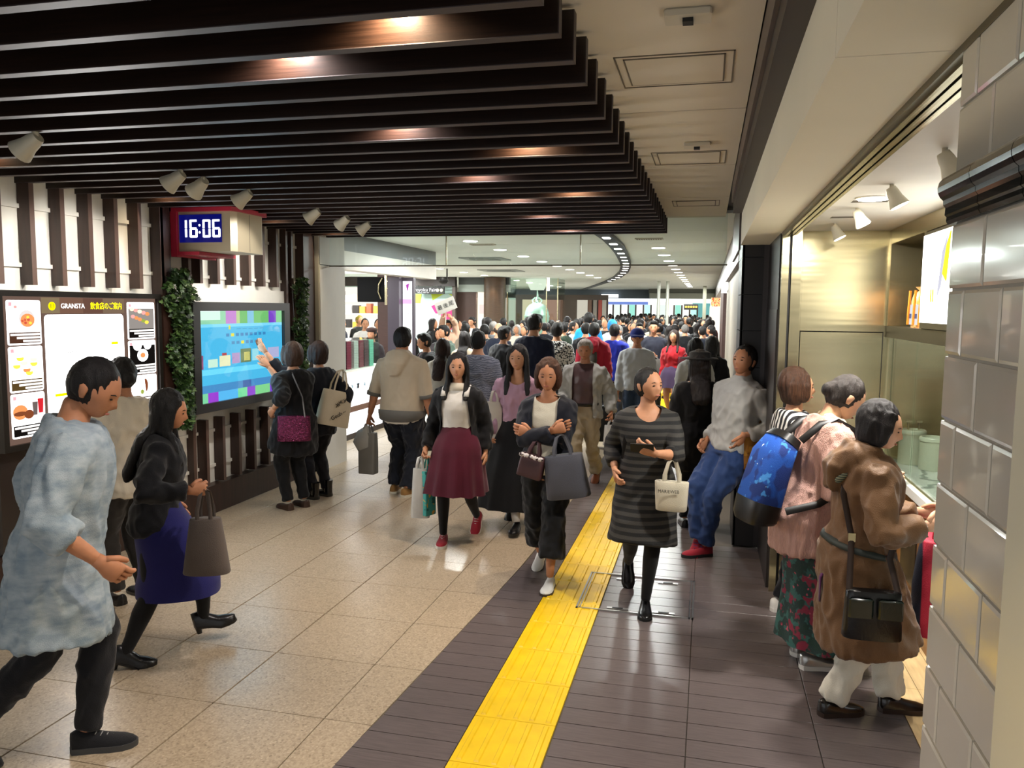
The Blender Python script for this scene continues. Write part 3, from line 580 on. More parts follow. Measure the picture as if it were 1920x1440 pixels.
# ---- ivy climbing the posts
def ivy_leaf():
    pts=[(0,0),(.35,-.25),(.5,.15),(.3,.3),(.45,.6),(.15,.6),(0,1),(-.15,.6),(-.45,.6),(-.3,.3),(-.5,.15),(-.35,-.25)]
    return pts
def ivy(label,y,z0,z1,n,wid,tail):
    o=thing('ivy_plant',label,'plant',(-4.5,y,z0)); r=random.Random(int(y*100))
    MB().tube([((-4.53,y,z0),.012,.012),((-4.52,y+.03,(z0+z1)/2),.014,.014),((-4.53,y-.02,z1),.01,.01)],7).obj('stem',mat('ivy_stem','4a3a22',.8),o)
    for s in range(6):
        a=r.uniform(z0,z1-.3); MB().tube([((-4.5,y+r.uniform(-.06,.06),a),.004,.004),((-4.46,y+r.uniform(-.1,.1),a+.15),.004,.004),((-4.48,y+r.uniform(-.08,.08),a+.3),.003,.003)],5).obj('vine',mat('ivy_stem','4a3a22',.8),o)
    cols=[mat('ivy_green_%d'%i,c,.4,var=.3,vscale=14) for i,c in enumerate(('2c4520','3d5a2a','1f3318','557038'))]
    big=[]
    for i in range(n):
        t=r.random(); z=z0+(z1-z0)*t; w_=wid*(tail+(1-tail)*min(1,t*1.4))*(.75+.35*math.sin(t*17)); 
        ang=r.uniform(-1.5,1.5); rad=w_*math.sqrt(r.random()); c=Vector((-4.49+.12*math.cos(ang)*(.4+.6*r.random()),y+rad*math.sin(ang)*1.0,z)); s=r.uniform(.028,.05)
        d=Vector((r.uniform(.2,1),r.uniform(-.9,.9),r.uniform(-.9,.2))).normalized(); nrm=Vector((r.uniform(.5,1),r.uniform(-.8,.3),r.uniform(-.1,.7))).normalized(); x=d.cross(nrm).normalized(); nn=x.cross(d)
        vs=[c+x*(p[0]*s*1.1)+d*(p[1]*s)+nn*(.15*s*(abs(p[0])-.2)) for p in ivy_leaf()]
        big.append((vs,cols[r.randrange(4)]))
    for vs,m in big[:110]: MB().add(vs+[sum(vs,Vector())/12],[(12,i,(i+1)%12) for i in range(12)]).obj('leaf',m,o)
    b=MB()
    for vs,m in big[110:]: b.use(m).add(vs+[sum(vs,Vector())/12],[(12,i,(i+1)%12) for i in range(12)])
    b.obj('leaf_mass',None,o,kind='stuff')
ivy('thick ivy column hanging beside the touch screen under the clock',6.05,.90,2.28,1900,.22,.5)
ivy('sparser ivy climbing the fins at the far edge of the touch screen',8.14,1.25,2.28,800,.15,.65)
# ---- spot heads aimed at the wall
for i,(x,y) in enumerate((x_,SLAT_Y0+round((y_-SLAT_Y0)/SLAT_P)*SLAT_P+.022) for x_,y_ in ((-3.14,3.2),(-3.13,4.14),(-3.16,4.65),(-3.17,5.13),(-3.19,6.13),(-3.18,6.6),(-3.21,7.14))):
    spot_head('track_spotlight','white swivel spotlight below the dark slats, %s from the left'%('first second third fourth fifth sixth seventh'.split()[i]),(x,y,2.755),(-4.7,y-.1+(.5 if i in (2,5) else 0),1.75),38 if i not in (4,) else 25,(1,.96,.9),'track spotlights aimed at the wall',.85,75,ring=False)
# ================================================================== GLASS SMOKE SCREEN
GW=thing('smoke_screen','frameless glass smoke screen hanging across the walkway behind the slats','glass screen',(-2,8.87,2.45))
for x0,x1 in ((-4.555,-2.98),(-2.965,-1.41),(-1.395,.17)): MB().box(x0,x1,8.866,8.874,2.46,2.99).obj('pane',glass('tinted_glass','f6fbfa',base=.03),GW)
MB().box(-4.56,.18,8.858,8.882,2.445,2.46).obj('bottom_profile',M_STEELD,GW)
for x in (-2.9725,-1.4025): MB().box(x-.006,x+.006,8.862,8.878,2.46,2.99).obj('joint',M_STEEL,GW)
# ================================================================== FAR HALL
HC=struct('ceiling_hall','white panelled ceiling of the far hall')
MB().box(-13,.4,8.9,60,3.03,3.06).obj('backing',mat('shadow_gap','77736c',.9),HC)
for i in range(27):
    y0=8.9+1.9*i; MB().box(-13,.38,y0+.008,y0+1.892,3.0,3.03).obj('ceiling_board',M_HALLC,HC)
ld=MB().lathe([(.11,0),(.11,.006)],(0,0,-.017),18).mesh('lens'); ld.materials.append(M_LAMP); lr=MB().lathe([(.11,0),(.13,0),(.13,.008),(.11,.008)],(0,0,-.009),18).mesh('rim'); lr.materials.append(M_WHITE)
ORD='first second third fourth fifth sixth seventh eighth ninth tenth eleventh twelfth thirteenth fourteenth fifteenth'.split(); rown={}
for i,(x,y) in enumerate(HALL_LAMPS):
    rown[x]=rown.get(x,-1)+1
    row={-.84:'row above the yellow paving',-3.6:'middle row of the hall',-7:'row before the brown pillar',-10.4:'row over the left shops'}[x]
    o=thing('hall_downlight','%s round ceiling downlight from the near end of the %s'%(ORD[rown[x]],row),'downlight',(x,y,3.0),'hall downlights, '+row); linkl('lens',ld,o); linkl('rim',lr,o)
for x,y,lab in ((-.87,11.88,'slotted air vent in the hall ceiling just past the slats'),(-3.6,12.6,'long grey air vent in the hall ceiling behind the glass')):
    o=thing('air_vent',lab,'vent',(x,y,3)); MB().box(x-.2,x+.2,y-.09,y+.09,2.985,3.0).obj('plate',M_OFFW,o)
    for k in range(11): MB().box(x-.18+.034*k,x-.165+.034*k,y-.07,y+.07,2.982,2.986).obj('slot',M_LINE,o)
for x,y,s in ((-4.6,16.3,.9),(-5.6,21.5,1.1)):
    o=thing('ceiling_cassette','flat square air-conditioning cassette in the %s hall ceiling'%('nearer' if y<18 else 'farther'),'vent',(x,y,3)); MB().box(x-s/2,x+s/2,y-s/2,y+s/2,2.98,3.0).obj('panel',mat('cassette_grey','9aa09c',.6),o); MB().box(x-s*.3,x+s*.3,y-s*.3,y+s*.3,2.97,2.981).obj('grille',mat('cassette_dark','7d8480',.6),o)
# curved dark slot with lamps
outer=[(-1.31,10.2),(-1.31,11.5),(-1.34,12.9),(-1.43,14.3),(-1.53,15.8),(-1.66,17.5),(-1.83,19.3),(-2.15,22),(-2.72,25.6),(-3.76,30.6),(-5.46,38.2),(-7.6,47.9)]
inner=[(-1.51,10.2),(-1.51,11.45),(-1.57,12.9),(-1.65,14.3),(-1.74,15.5),(-1.88,17.3),(-2.07,19.25),(-2.40,21.96),(-2.97,25.56),(-3.96,30.6),(-5.6,38.0),(-7.75,47.6)]
RG=thing('curved_light_slot','dark curved light slot sweeping across the hall ceiling','light slot',(-1.5,12,2.99))
b=MB(); b.loft([[(o_[0],o_[1],2.955),(i_[0],i_[1],2.955),(i_[0],i_[1],3.0),(o_[0],o_[1],3.0)] for o_,i_ in zip(outer,inner)]); b.obj('slot_band',mat('slot_grey','4a4d50',.6),RG)
def lerp(a,b_,t): return (a[0]+(b_[0]-a[0])*t,a[1]+(b_[1]-a[1])*t)
ny=11.2; lamps=0
while ny<30:
    for k in range(len(outer)-1):
        if outer[k][1]<=ny<outer[k+1][1]:
            t=(ny-outer[k][1])/(outer[k+1][1]-outer[k][1]); a=lerp(outer[k],outer[k+1],t); c=lerp(inner[k],inner[k+1],t); m0=lerp(a,c,.25); m1=lerp(a,c,.75); hw=.09
            MB().box(min(m0[0],m1[0]),max(m0[0],m1[0]),ny-hw,ny+hw,2.948,2.956).obj('slot_lamp',M_LAMP,RG)
    ny+=1.05 if ny<20 else 1.6
# headers over the left shops
HD=struct('header_left','grey over white header above the left shops')
MB().box(-5.25,-5.0,9.28,14.3,2.75,3.0).obj('grey_fascia',mat('fascia_grey','7c7f80',.6),HD); MB().box(-5.25,-4.99,9.28,14.3,2.49,2.749).obj('white_fascia',M_WHITE,HD); MB().box(-8.5,-5.25,9.28,14.3,2.6,2.65).obj('shop_ceiling',emis('shop_ceiling_glow','ffffff',.9),HD)
MB().box(-6.2,-4.95,9.2,9.28,0,3.0).obj('side_wall',M_WHITE,HD)
light('AREA','confectionery_ceiling_lamp',(-6.2,11.6,2.58),70,(1,1,1),1.2,size_y=2)
# confectionery display counter
DC2=thing('confectionery_counter','white glowing confectionery counter with a glass top beside the pier','counter',(-5.3,11.3,0))
GLOW=emis('counter_glow','ffffff',1.25)
MB().box(-5.75,-5.1,10.3,12.3,0,.1).obj('plinth',M_DTRIM,DC2); MB().box(-5.75,-5.06,10.3,12.3,.1,.42).obj('lower_panel',GLOW,DC2); MB().box(-5.75,-5.04,10.3,12.3,.42,.5).obj('wood_ledge',mat('ledge_brown','6a4a3a',.5),DC2)
MB().prism([(-5.06,.5),(-5.06,.52),(-5.12,1.0),(-5.75,1.0),(-5.75,.5)],1,10.3,12.3).obj('lit_front',GLOW,DC2); MB().box(-5.76,-5.1,10.3,12.3,1.0,1.03).obj('counter_top',M_WHITE,DC2)
for z in (1.46,): MB().box(-5.5,-5.12,10.45,11.9,z,z+.015).obj('glass_shelf',glass(),DC2)
MB().box(-5.12,-5.112,10.45,11.9,1.03,1.46).obj('glass_front',glass(),DC2)
for y,dz in ((10.75,.1),(11.0,.1)): MB().prism([(y,.62),(y+.3,.62),(y+.3,.82),(y,.82)],0,-5.092,-5.088).obj('poster',spotted('sweet_poster','f4eef0',[('c9a0b8',9,.52),('8fb0c8',12,.6)],9),DC2)
CB=['a01f4a','5fb8ae','8a1f3c','c0c0bc','7a2038','4f1c2c','63b39a']; r=random.Random(3)
for i in range(7):
    y=10.5+.19*i+(.06 if i>2 else 0); col=CB[i]; n=11
    for k in range(n):
        o=MB().bbox(-5.42,-5.2,y,y+.16,1.032+.038*k,1.068+.038*k,.003).obj('gift_box',mat('box_'+col,col,.4),None,label='%s flat gift box up in the %s stack on the sweet counter'%(ORD[k],{'a01f4a':'crimson','5fb8ae':'turquoise','8a1f3c':'dark red','c0c0bc':'silver','7a2038':'maroon','4f1c2c':'plum','63b39a':'sea green'}[col]),cat='box',group='stacked gift boxes on the confectionery counter')
SG=thing('sign_tower','tall dark frame with a glowing white sign face beside the confectionery counter','sign',(-5,12.6,0))
MB().box(-5.2,-5.0,12.45,12.62,0,2.46).obj('dark_frame',mat('aubergine_frame','3a323c',.4),SG); MB().box(-5.0,-4.8,12.6,12.7,.0,2.46).obj('sign_back',mat('aubergine_frame','3a323c',.4),SG); MB().box(-4.985,-4.825,12.59,12.6,.3,2.4).obj('sign_face',emis('sign_white','ffffff',1.6),SG)
MB().box(-4.985,-4.825,12.585,12.59,2.02,2.1).obj('pink_band',emis('sign_pink','e6a0dc',1.2),SG); 
for k in range(2): lettering('MAISON DE MACARON',.05,emis('sign_violet','6a5a78',.5),SG,(-4.935+.05*k,12.583,1.55+.1*k),(0,-1,0),roll=-math.pi/2)
MB().prism([(-4.93,2.34),(-4.9,2.22),(-4.87,2.36)],1,12.583,12.589).obj('flower_mark',emis('sign_mag','a040a0',1),SG)
TV=thing('hanging_monitor','black monitor seen from behind, hung on a curved bracket in the sweet shop','monitor',(-5.7,13,2.1)); MB().bbox(-5.98,-5.45,12.95,13.0,2.05,2.48,.01).obj('panel',mat('tv_black','070707',.8,spec=.1),TV)
MB().tube([((-5.5,12.93,2.46),.012,.012),((-5.56,12.92,2.35),.012,.012),((-5.57,12.92,2.22),.012,.012),((-5.52,12.92,2.1),.012,.012)],8).obj('bracket',M_STEEL,TV); MB().box(-5.46,-5.43,12.94,12.98,2.0,2.6).obj('pole',M_STEEL,TV)
for z in (2.15,2.28,2.4): MB().box(-5.43,-5.15,12.95,12.97,z,z+.015).obj('rail',M_STEEL,TV)
BP=struct('pillar_brown','brown square pillar inside the sweet shop'); MB().box(-6.05,-5.55,14.0,14.4,0,2.6).obj('pillar_body',mat('brown_panel','4a332c',.5,var=.12,vscale=6,stretch=(1,1,14)),BP)
# goods shelves behind
SH=thing('goods_shelf','brightly lit back shelf crowded with packages in the sweet shop','shelf',(-9.5,20,0))
MB().box(-11,-8.0,20.4,20.5,0,2.5).obj('back_panel',emis('shelf_back','fff6ea',.75),SH)
for z in (.9,1.35,1.75,2.1): MB().box(-11,-8.0,20.15,20.4,z,z+.03).obj('board',M_WHITE,SH)
pc=['c96a2e','2d2a2a','e8e2d6','a8543a','d8a040','5a4a44','f0f0f0','b03a3a']
for z in (.93,1.38,1.78,2.13):
    for k in range(14):
        c=pc[r.randrange(8)]; x=-10.9+.205*k; hgt=r.uniform(.12,.28)
        MB().bbox(x,x+r.uniform(.1,.19),20.18,20.36,z+.002,z+hgt,.004).obj('package',mat('pack_'+c,c,.5),None,label='%s package from the left on the %s board of the back shelf, %s'%(ORD[k],{.93:'lowest',1.38:'second',1.78:'third',2.13:'top'}[z],{'c96a2e':'orange','2d2a2a':'black','e8e2d6':'cream','a8543a':'brown','d8a040':'mustard','5a4a44':'dark brown','f0f0f0':'white','b03a3a':'red'}[c]),cat='package',group='packages on the sweet shop shelf')
light('AREA','goods_shelf_lamp',(-9.3,19.4,2.6),50,(1,.97,.9),1.2,size_y=.3)
# dark header and shop wall with the fair banner
FW=struct('wall_back_left','shop fronts at the left end of the hall')
MB().box(-13,-8.4,26.0,26.2,2.68,3.0).obj('dark_fascia',M_DTRIM,FW); MB().box(-8.4,-6.6,26.4,26.6,2.5,2.75).obj('glass_fascia',mat('pale_fascia','a9b4ae',.4),FW); MB().box(-8.4,-6.6,26.4,26.6,2.75,3.0).obj('dark_fascia',mat('fascia_dark','4a4f4e',.5),FW)
MB().box(-8.5,-7.8,26.5,26.6,0,2.5).obj('brown_door',mat('brown_panel','4a332c',.5),FW); MB().box(-7.8,-7.4,26.7,26.8,0,2.5).obj('lit_window',emis('window_warm','ffe9c8',1.1),FW)
for z,c in ((.9,'f4f4f4'),(1.3,'ffffff'),(1.75,'e8d0c8')): MB().box(-7.72,-7.46,26.64,26.69,z,z+.32).obj('notice',emis('notice_'+c,c,.9),FW)
MB().box(-8.54,-8.42,26.1,26.3,0,2.9).obj('post',M_GTRIM,FW)
MB().box(-13,-8.5,26.3,26.4,0,2.68).obj('mint_wall',mat('mint_wall','b9d6d0',.6),FW)
WB=thing('fair_banner','black hanging sign reading Iroyoku Fair over the magenta and lime wall print','sign',(-9.3,25.9,2.4)); MB().box(-9.95,-8.75,25.88,25.95,2.42,2.66).obj('board',M_BLACK,WB)
MB().box(-9.8,-9.7,25.95,26.0,2.55,2.7).obj('bracket',M_BLACK,WB); MB().box(-9.0,-8.9,25.95,26.0,2.55,2.7).obj('bracket',M_BLACK,WB)
lettering('Iroyoku Fair',.17,emis('sign_text_white','ffffff',1.2),WB,(-9.45,25.86,2.55),(0,-1,0)); lettering('choco with sea',.07,emis('sign_text_white','ffffff',1.2),WB,(-9.5,25.86,2.46),(0,-1,0))
for x in (-8.98,-8.84): MB().sphere((x,25.86,2.54),(.06,.01,.06),8,6).obj('chocolate_mark',M_OFFW,WB)
WP=thing('wall_print','mint wall print with a big magenta arrow and lime wedges','mural',(-9.3,26.28,1)); mg=mat('magenta_print','b4256c',.5); lm=mat('lime_print','b6c832',.5)
MB().box(-10.1,-8.5,26.27,26.299,.6,2.42).obj('mint_panel',mat('mint_wall','b9d6d0',.6),WP)
MB().prism([(-9.35,2.0),(-8.75,2.25),(-8.5,2.35),(-8.5,1.2),(-9.0,1.2),(-9.0,1.75),(-9.2,1.75)],1,26.255,26.27).obj('magenta_arrow',mg,WP)
for p in ([(-9.95,2.42),(-9.7,2.42),(-9.75,2.1),(-9.95,2.1)],[(-9.35,2.42),(-8.9,2.42),(-9.3,2.2)],[(-8.72,2.42),(-8.5,2.42),(-8.5,2.3)]): MB().prism(p,1,26.256,26.27).obj('lime_wedge',lm,WP)
light('AREA','mural_lamp',(-9.3,24.6,2.95),60,HALL,.5)
CM=thing('dome_camera','black dome camera hanging from the hall ceiling left of the pillar','camera',(-6.9,20.5,2.7)); MB().cyl((-6.85,20.5,2.75),(-6.85,20.5,3.0),.02).obj('stem',M_BLACK,CM); MB().sphere((-6.95,20.5,2.68),(.13,.13,.1),14,8).obj('dome',M_BLACK,CM,60)
RP=struct('pillar_round','round brown wood-clad pillar in the hall'); MB().lathe([(.37,0),(.37,2.98)],(-7.05,26.2,0),28).obj('pillar_body',mat('wood_clad','4f3a28',.45,var=.2,vscale=6,stretch=(1,1,16)),RP,40)
light('SPOT','pillar_washer',(-7.0,25.55,2.95),25,WARM,.05,aim=(-7.03,25.9,1.8),angle=50)
# bell in its glass case under a white cone
BL=thing('bell','pale green metal bell with a twisted crown in the glass case','bell',(-5.88,27.6,1.1)); mbell=mat('verdigris_silver','bccac4',.4,.35,var=.12,vscale=5)
MB().lathe([(.30,1.0),(.43,1.08),(.44,1.4),(.44,1.62),(.45,1.66),(.45,1.70),(.43,1.72),(.42,1.82),(.36,1.98),(.27,2.08),(.14,2.15),(.05,2.17)],(-5.88,27.6,0),32).obj('bell_body',mbell,BL,40)
for a in (0,1.57,3.14,4.71): MB().tube([((-5.88+.14*math.cos(a),27.6+.14*math.sin(a),2.15),.03,.03),((-5.88+.17*math.cos(a),27.6+.17*math.sin(a),2.25),.03,.03),((-5.88+.05*math.cos(a),27.6+.05*math.sin(a),2.34),.03,.03)],8).obj('crown_loop',mbell,BL,60)
MB().tube([((-5.88,27.6,2.28),.05,.05),((-5.86,27.6,2.42),.03,.03),((-5.88,27.6,2.62),.02,.02)],8).obj('hanger',mbell,BL,60)
GC=thing('bell_case','tall frameless glass case with a white cone canopy around the bell','glass case',(-5.9,27.6,0))
for x0,x1,y0,y1 in ((-6.8,-5.0,26.9,26.92),(-6.8,-6.78,26.92,28.2),(-5.02,-5.0,26.92,28.2)): MB().box(x0,x1,y0,y1,.3,2.98).obj('pane',glass('green_glass','eef7f2',base=.03),GC)
MB().lathe([(.23,2.6),(.24,2.6),(.42,2.97),(.40,2.97)],(-5.88,27.6,0),24).obj('cone_canopy',emis('cone_white','f3f4e4',.75),GC,60)
for x in (-6.79,-5.01,-5.4): MB().box(x-.015,x+.015,26.88,26.9,.3,2.98).obj('edge_strip',M_STEEL,GC)
MB().box(-6.8,-5.0,26.9,28.2,0,.3).obj('base',M_GTRIM,GC); MB().box(-5.36,-5.28,26.7,26.8,2.55,3.0).obj('light_tube',emis('tube_white','ffffff',1.5),GC)
light('SPOT','bell_case_lamp',(-5.88,27.3,2.55),30,(.9,1,.95),.05,aim=(-5.88,27.5,1.2),angle=90)
# behind the bell: dim shop
BS=struct('wall_back','shop fronts at the far end of the hall')
for x0,x1,c,s in ((-7.2,-6.2,'d9c8a8',.8),(-6.2,-5.6,'b98a78',.6),(-5.0,-4.6,'c9c4b4',.7)): MB().box(x0,x1,31,31.1,.2,2.3).obj('lit_window',emis('bwin_'+c,c,s),BS)
MB().box(-7.5,-3.8,31.1,31.2,0,2.5).obj('dark_front',mat('bronze_front','4a3a30',.5),BS)
for x,c in ((-4.55,'6a4a3a'),(-4.35,'8a8078'),(-4.15,'9a3a2c'),(-4.0,'a8a098')): MB().box(x,x+.14,30.9,31.05,0,2.3).obj('clad_strip',mat('clad_'+c,c,.5),BS)
MB().box(-13,-3.0,43,43.3,2.52,3.0).obj('bulkhead',mat('bulkhead_blue_grey','5f6a74',.6),BS); MB().box(-3.0,.4,41.5,43.3,2.78,3.0).obj('bulkhead_dark',mat('bulkhead_grey','6c7068',.6),BS); MB().box(-2.95,.4,41.4,43.3,2.52,2.779).obj('bulkhead_pale',mat('bulkhead_pale','a3a89c',.6),BS)
MB().box(-7.9,-1.5,44,44.2,2.35,2.55).obj('light_strip',emis('strip_white','f4faff',1.6),BS); MB().box(-6.5,-3.2,43.8,44,2.2,2.36).obj('blue_sign_band',emis('band_blue','6f86cc',.8),BS)
for i in range(14):
    x=-6.4+.42*i; c=['e6ece6','9fd0c0','d8e0d8','b8c4bc','f2f6f2','7fb8a8'][i%6]; MB().box(x,x+.30,45,45.1,0,2.2).obj('lit_window',emis('fwin_'+c,c,1.25),BS); MB().box(x+.32,x+.40,44.9,45.1,0,2.2).obj('mullion',M_GTRIM,BS)
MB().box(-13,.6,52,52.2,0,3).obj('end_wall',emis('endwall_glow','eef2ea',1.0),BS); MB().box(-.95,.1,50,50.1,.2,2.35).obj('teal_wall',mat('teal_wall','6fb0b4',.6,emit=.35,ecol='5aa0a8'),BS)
EX=thing('hall_sign','white lit direction sign under the far bulkhead','sign',(-5.2,42.8,2.6)); MB().box(-5.6,-4.7,42.8,42.9,2.56,2.74).obj('lit_face',emis('sign_lit','ffffff',1.4),EX); lettering('Exit 101',.12,EG,EX,(-5.15,42.79,2.65),(0,-1,0))
MS=thing('menu_sign','row of round yellow food pictures on a dark sign at the far right shops','sign',(-1,36,2)); MB().box(-1.05,-.45,36,36.1,1.95,2.2).obj('board',M_BLACK,MS)
for k in range(5): MB().prism([(-.96+.11*k+.05*math.cos(a*math.pi/5),2.08+.05*math.sin(a*math.pi/5)) for a in range(10)],1,35.98,36.0).obj('dish_picture',emis('dish_yellow','f0c860',1.3),MS)
for i,x in enumerate((-1.80,-1.48)): o=MB().lathe([(.06,0),(.06,3.0)],(x,30,0),14).obj('steel_post',mat('pale_post','c8ccc4',.4,.4),None,60,label='%s of the two slim pale posts in the far crowd'%('left','right')[i],cat='post')
MB().box(-.25,-.1,36,36.2,0,3).obj('pillar_far',mat('stone_grey','8a8a78',.6),None,kind='structure')
# right side of the hall beyond the dark column
WR=struct('wall_right_hall','right wall of the hall beyond the dark column')
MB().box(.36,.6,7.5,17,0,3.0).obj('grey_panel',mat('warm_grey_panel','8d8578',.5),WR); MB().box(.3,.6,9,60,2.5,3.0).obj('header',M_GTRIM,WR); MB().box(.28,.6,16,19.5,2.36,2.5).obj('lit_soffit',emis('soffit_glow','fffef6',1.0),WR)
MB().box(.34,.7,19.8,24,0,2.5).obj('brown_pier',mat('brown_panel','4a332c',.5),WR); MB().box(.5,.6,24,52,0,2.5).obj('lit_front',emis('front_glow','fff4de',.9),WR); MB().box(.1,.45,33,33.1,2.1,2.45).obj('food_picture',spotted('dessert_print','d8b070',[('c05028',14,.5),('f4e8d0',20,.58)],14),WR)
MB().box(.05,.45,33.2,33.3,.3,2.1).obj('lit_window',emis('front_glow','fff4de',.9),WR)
MB().box(-13.2,-13,9,60,0,3).obj('wall_hall_left',M_WHITE,None,kind='structure')
# ================================================================== PEOPLE
def smoothstep(a,b,x): t=max(0,min(1,(x-a)/(b-a))); return t*t*(3-2*t)
SKIN={'a':mat('skin_a','c08a68',.55,var=.06,vscale=30,spec=.4),'b':mat('skin_b','b57c5a',.55,var=.06,vscale=30,spec=.4),'c':mat('skin_c','cf9f7f',.55,var=.06,vscale=30,spec=.4)}
M_EYE=mat('eye_dark','1a1210',.25); M_LIP=mat('lip','a3604f',.5)
def hairmat(c): return mat('hair_'+c,c,.5,var=.5,vscale=16,stretch=(9,9,.9),bump=.5,bscale=70,spec=.35)
def cloth(c,rough=.85,var=.06,bump=.25,bs=260,name=None): return mat(name or 'cloth_'+c,c,rough,var=var,vscale=5,bump=bump,bscale=bs,spec=.25,sheen=.15)
JOBS=[]   # (mesh, voxel, object, post) : garment and body surfaces fused in one batch
def fuse(o,voxel,post=None): JOBS.append((o,voxel,post)); return o
def run_fuse():
    tmp=[]
    for o,vx,post in JOBS:
        t=bpy.data.objects.new('tmp',o.data); COL.objects.link(t); m=t.modifiers.new('r','REMESH'); m.mode='VOXEL'; m.voxel_size=vx; m.use_smooth_shade=True; tmp.append(t)
    dg=bpy.context.evaluated_depsgraph_get()
    for (o,vx,post),t in zip(JOBS,tmp):
        old=o.data; me=bpy.data.meshes.new_from_object(t.evaluated_get(dg)); n=len(me.vertices)
        co=np.empty(n*3); me.vertices.foreach_get('co',co); co=co.reshape(-1,3)
        ed=np.empty(len(me.edges)*2,dtype=np.int64); me.edges.foreach_get('vertices',ed); ed=ed.reshape(-1,2)
        deg=np.bincount(ed.ravel(),minlength=n).reshape(-1,1).astype(float); deg[deg==0]=1
        for _ in range(3):
            acc=np.zeros_like(co)
            for k in range(3): acc[:,k]=np.bincount(ed[:,0],co[ed[:,1],k],n)+np.bincount(ed[:,1],co[ed[:,0],k],n)
            co=.45*co+.55*acc/deg
        me.vertices.foreach_set('co',co.ravel()); me.update()
        if post: post(me,co)
        me.materials.clear()
        for mm in old.materials: me.materials.append(mm)
        me.polygons.foreach_set('material_index',np.zeros(len(me.polygons),dtype=np.int32)); me.shade_smooth(); me.name=o.name
        o.data=me; 
        bpy.data.objects.remove(t)
        if old.users==0: bpy.data.meshes.remove(old)
    JOBS.clear()
def wrinkle(amp,freq=9,stretch=(1,1,.6),seed=0,cut=None,damp=None):
    """cloth folds: push the surface in and out along its normals; cut removes faces by centre"""
    def post(me,co):
        n=len(me.vertices); nr=np.empty(n*3); me.vertices.foreach_get('normal',nr); nr=nr.reshape(-1,3)
        off=seed*7.3; d=np.empty(n); sx,sy,sz=stretch
        fn=noise.noise
        for i in range(n):
            x,y,z=co[i]; q=Vector((x*freq*sx+off,y*freq*sy,z*freq*sz)); a=fn(q); d[i]=(1-abs(a)*3.0)*.9+fn(q*2.3)*.55
        if damp: d*=np.clip((damp-co[:,2])/.12,.12,1)
        co2=co+nr*(d*amp*1.15).reshape(-1,1); me.vertices.foreach_set('co',co2.ravel()); me.update()
        if cut is not None:
            bm=bmesh.new(); bm.from_mesh(me); kill=[f for f in bm.faces if cut(f.calc_center_median(),f.normal)]; bmesh.ops.delete(bm,geom=kill,context='FACES')
            bv=[v for v in bm.verts if v.is_boundary]
            for _ in range(5):
                new={}
                for v in bv:
                    nb=[e.other_vert(v) for e in v.link_edges if e.is_boundary]
                    if len(nb)==2: new[v]=v.co*.3+(nb[0].co+nb[1].co)*.35
                for v,c_ in new.items(): v.co=c_
            bm.to_mesh(me); bm.free(); me.update()
    return post
def ik(a,b,l1,l2,hint):
    d=b-a; L=d.length; m=(l1+l2)*.999
    if L>m: b=a+d*(m/L); d=b-a; L=m
    L=max(L,abs(l1-l2)+1e-3); x=(l1*l1-l2*l2+L*L)/(2*L); h=math.sqrt(max(0,l1*l1-x*x)); u=d/L; v=hint-u*hint.dot(u); v=v.normalized() if v.length>1e-6 else u.orthogonal().normalized()
    return a+u*x+v*h,b
TOR_F=[(.455,.060,.055,0),(.475,.092,.070,-.004),(.51,.103,.076,-.008),(.54,.102,.074,-.006),(.58,.090,.064,0),(.625,.077,.058,.003),(.67,.082,.061,.004),(.715,.092,.069,.008),(.75,.097,.066,.006),(.785,.108,.055,.0),(.81,.103,.046,-.003),(.828,.072,.038,-.004),(.845,.038,.033,-.003),(.87,.031,.032,.002)]
TOR_M=[(.455,.060,.058,0),(.475,.090,.072,-.004),(.51,.100,.076,-.006),(.54,.099,.073,-.004),(.58,.094,.070,0),(.625,.092,.069,.003),(.67,.098,.071,.004),(.715,.107,.073,.005),(.75,.113,.070,.004),(.785,.124,.060,.0),(.81,.118,.050,-.004),(.828,.082,.041,-.005),(.845,.044,.038,-.004),(.87,.037,.037,.002)]
